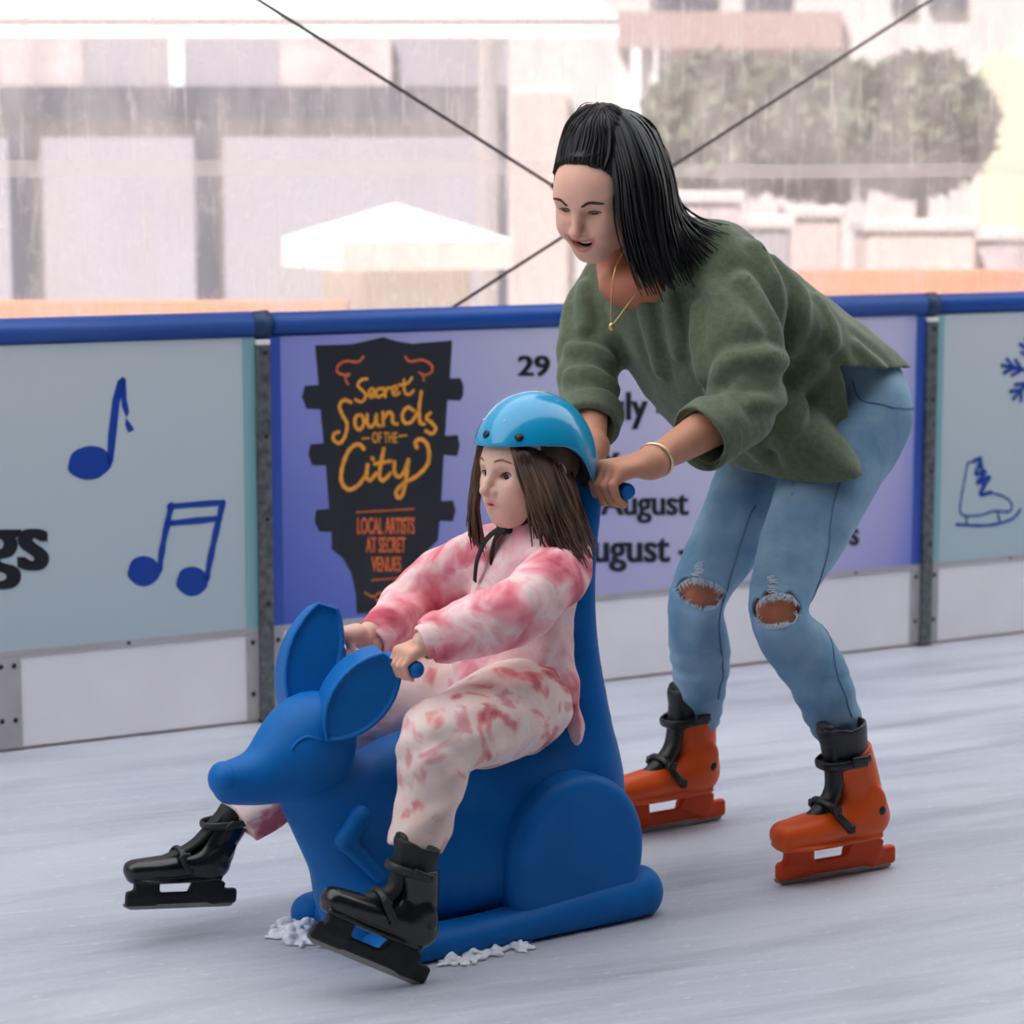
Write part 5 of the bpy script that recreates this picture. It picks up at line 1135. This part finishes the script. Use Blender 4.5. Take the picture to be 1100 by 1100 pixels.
jn.fn(lambda X, Y, Z: (X - (w3(905, 398, 4.935))[0]) * .25 + (Z - w3(905, 340, 4.93)[2]) + 0 * Y, (-1, -1, .8), (1, 1, 1.3), .004, 'and')
jo = [o for o in jn.ops if o[4] != 'shell']; al = jn.ops; jn.ops = jo; lo_, hi_ = jn.bounds(); jn.ops = al
V, Q = jn.mesh(.0042, lo_ - .02, hi_ + .02)
C = np.ones((len(V), 3))
for c_ in (w3(753, 639, 4.765), w3(833, 655, 4.515)):                     # worn, paler cloth round the tears
    d = np.linalg.norm((V - c_) / np.array([1, 1, .8]), axis=1); C += (bell(d, .11) * .18)[:, None] + (np.clip(1 - np.abs(d - .056) / .012, 0, 1) * .12)[:, None]
jea = net_obj('jeans', V, Q, M_den, wom, C); jea['label'] = 'light blue skinny jeans torn open at both knees'
M_seamd = mat('denim_seam', S(92, 126, 156), .9, bump=.5, bscale=300)
for pts in ([(905, 500, 4.72), (878, 560, 4.66), (865, 622, 4.60), (869, 665, 4.60), (896, 722, 4.55), (912, 770, 4.56)], [(812, 540, 4.80), (791, 600, 4.79), (781, 640, 4.79), (773, 668, 4.80), (771, 720, 4.86), (770, 750, 4.88)], [(916, 405, 4.75), (926, 430, 4.75), (945, 440, 4.79), (961, 440, 4.86)]):
    P = jsol.project(np.array(crom([w3(*p) for p in pts], 8)), 12, .0004); MB().tube(P, .0019, 6).build('seam', M_seamd, jea, True)
M_thread = mat('frayed_thread', S(214, 224, 232), .9); r_ = np.random.default_rng(5)
for c_, w_, h_, sl in ((w3(753, 639, 4.765), .060, .0285, -.18), (w3(833, 655, 4.515), .052, .032, .10)):
    mb = MB(); u_ = np.array([.98, -.18, 0.0])
    t = (r_.random(150) * 2 - 1) * .97; top_ = r_.random(150) < .55; zz = np.where(top_, 1, -1) * h_ * np.sqrt(1 - t * t) + sl * t * w_
    PP = jsol.project(c_ + u_ * (t * w_)[:, None] + np.array([0, 0, 1.0]) * zz[:, None], 10, .001)
    for i in range(150):
        p = PP[i]; q = p + np.array([r_.normal() * .006, r_.normal() * .003 - .002, (-1 if top_[i] else .6) * (.004 + .008 * r_.random())]); mb.tube([p + [0, 0, .004 if top_[i] else -.004], p * .5 + q * .5 + r_.normal(size=3) * .0015, q], [.0009, .0008, .0004], 4)
    mb.build('frayed_edge', M_thread, jea)['kind'] = 'stuff'
    mb = MB()                                                            # ladder of bare threads above the tear
    for i in range(9):
        zz = h_ * 1.05 + .006 + i * .0042; x0_ = -.012 + .004 * r_.normal(); P = [c_ + u_ * (x0_ + a) + np.array([0, 0, zz + sl * x0_ + .001 * r_.normal()]) for a in np.linspace(-.011, .012, 5)]
        mb.tube(jsol.project(np.array(P), 10, .0010), .0011, 4)
    mb.build('thread_ladder', M_thread, jea)['kind'] = 'stuff'
# jewellery
M_goldm = mat('gold_metal', S(226, 190, 130), .3, metal=.9)
ch = crom([w3(676, 262, 4.66), w3(662, 285, 4.585), w3(657, 320, 4.565), w3(657, 347, 4.560), w3(662, 344, 4.560), w3(676, 325, 4.575), w3(694, 302, 4.60), w3(702, 285, 4.65)], 8)
nl = MB().tube(ch, .0014, 6).build('necklace', M_goldm, wom, True)
MB().sphere(w3(657, 351, 4.559), (.006, .004, .008), 8, 6).build('pendant', M_goldm, nl, True)
d_ = (wrL - elL) / np.linalg.norm(wrL - elL); a_ = np.cross(d_, [0, 0, 1]); a_ /= np.linalg.norm(a_); b_ = np.cross(d_, a_); bc = wrL + d_ * -.008
M_brace = mat('pale_gold_bracelet', S(240, 220, 180), .25, metal=.7)
br = MB().tube([bc + (a_ * math.cos(t) + b_ * math.sin(t)) * .0325 + d_ * .010 * math.cos(t) for t in np.linspace(0, 2 * math.pi, 25)[:-1]], .0026, 8, closed=True).build('bracelet', M_brace, wom, True)
# hair
hc = SDF(); hc.ell((-.016, 0, .038), (.105, .083, .090), k=0); hc.ell((-.045, 0, .118), (.056, .052, .036), k=.03)
hc.fn(lambda X, Y, Z: np.where(Z < .10, (X + .022 - .55 * np.clip(Z - .055, -.2, .1) + 2.0 * Y * Y), -1), (-.3, -.3, -.3), (.3, .3, .3), .008, 'and')
hc.fn(lambda X, Y, Z: (-.085 - Z) + 0 * X + 0 * Y, (-.3, -.3, -.3), (.3, .3, .3), .01, 'and')
V, Q = hc.mesh(.0035); whair = net_obj('hair', V @ wRm + wO, Q, M_dark, wom); whair['label'] = 'long straight black hair swept to her left shoulder'
def hh(p): return wO + wRm.T @ np.array(p)
cr0 = np.array([-.045, .004, .150])
swept = []
for a in np.linspace(-1, 1, 9):                                           # combed back from the forehead to the crown
    y_ = a * .066; f0 = wh.project(np.array([[.070 - 6 * y_ * y_, y_, .104 - 8 * y_ * y_ + .003 * math.sin(9 * a)]]), 10, .001)[0]; f05 = wh.project(np.array([[.052 - 5 * y_ * y_, y_ * .95, .116 - 4 * y_ * y_]]), 10, .007)[0]; f1 = hc.project(np.array([[.030 - 4 * y_ * y_, y_ * .85, .130]]), 10, .002)[0]; f2 = hc.project(np.array([[.0, y_ * .5, .150]]), 10, .003)[0]
    swept.append([hh(f0), hh(f05), hh(f1), hh(f2), hh(cr0 + [0, y_ * .15, .006])])
side_line = [(.058, .056, .088), (.046, .068, .062), (.034, .073, .030), (.004, .078, .012), (-.040, .072, -.030), (-.075, .050, -.060)]
for q in (1, -1):
    sd_ = []
    for (a, b_, c_) in side_line:
        f0 = wh.project(np.array([[a, b_ * q, c_]]), 10, .002)[0]; f1 = hc.project(np.array([[a * .7 - .01, b_ * q * 1.02, c_ * .45 + .075]]), 10, .003)[0]; f2 = hc.project(np.array([[a * .25 - .03, b_ * q * .5, .135]]), 10, .004)[0]
        sd_.append([hh(f0), hh(f1), hh(f2), hh(cr0 + [0, .006 * q, .004])])
    strands('hair_lock', sd_, 300, .0024, M_dark, whair, 20 + q, .0028, .0012, ends=(.96, 1.0))
strands('hair_lock', swept, 620, .0019, M_dark, whair, 11, .0034, .0012, ends=(.95, 1.0))
c0_ = hh(cr0)
def hg(*pts): return [c0_ + [0, 0, .004]] + [w3(*p) for p in pts]
fall = [hg((652, 140, 4.60), (661, 190, 4.565), (666, 240, 4.555), (678, 285, 4.555), (692, 312, 4.555)), hg((664, 135, 4.59), (680, 190, 4.55), (688, 240, 4.54), (700, 285, 4.54), (712, 318, 4.545)), hg((678, 135, 4.60), (700, 190, 4.56), (706, 240, 4.55), (716, 285, 4.545), (730, 312, 4.55)),
        hg((690, 135, 4.64), (712, 190, 4.61), (718, 232, 4.585), (730, 270, 4.57), (742, 298, 4.565)), hg((694, 140, 4.70), (716, 185, 4.68), (724, 225, 4.64), (742, 255, 4.60), (762, 275, 4.59)), hg((690, 138, 4.75), (712, 180, 4.74), (722, 212, 4.70), (745, 236, 4.64), (782, 248, 4.615))]
strands('hair_lock', fall[:5], 330, .0040, M_dark, whair, 12, .006, .004, pts=20, ends=(.80, 1.0))
strands('hair_lock', fall[3:], 70, .0034, M_dark, whair, 13, .006, .006, pts=20, ends=(.85, 1.05))
strands('hair_lock', [hg((694, 130, 4.70), (716, 165, 4.68), (722, 185, 4.67), (727, 196, 4.66)), hg((690, 128, 4.72), (710, 160, 4.72), (720, 180, 4.70), (723, 192, 4.70))], 12, .002, M_dark, whair, 14, .004, .006)
back_ = []
for y_ in (-.075, -.05, -.02, .02, .05):                                # the rest of the hair down her back and right side
    back_.append([c0_, hh((-.10, y_ * .8, .10)), hh((-.122, y_ * 1.1, .03)), hh((-.118, y_ * 1.15, -.05)), hh((-.100, y_ * 1.1 + .02, -.11)), hh((-.085, y_ + .045, -.16))])
strands('hair_lock', back_, 200, .0040, M_dark, whair, 15, .005, .004, pts=18)
# skates
M_or = mat('orange_plastic', S(222, 84, 22), .4, spec=.35, var=.05, vscale=10); M_or2 = mat('dark_orange_plastic', S(204, 66, 18), .42, spec=.3)
mo = dict(shell=M_or, liner=mat('black_liner', S(24, 25, 27), .4), strap=M_blackp, holder=M_or2, blade=M_blade)
hL, tL = gp(957, 931) - WR, gp(833, 952) - WR; kk = np.linalg.norm(tL - hL) / .300; print('woman skate', kk)
o = skate(wom, hL, tL, (0, 0, 1), kk, mo, 'hard'); o['label'] = 'orange plastic ice skate nearest the camera'
hR = gp(775, 880) - WR; tR = hR + np.array([-.85, -.53, 0]) * .300 * kk
o = skate(wom, hR, tR, (0, 0, 1), kk, mo, 'hard', -.035); o['label'] = 'orange plastic ice skate partly hidden behind the kangaroo'
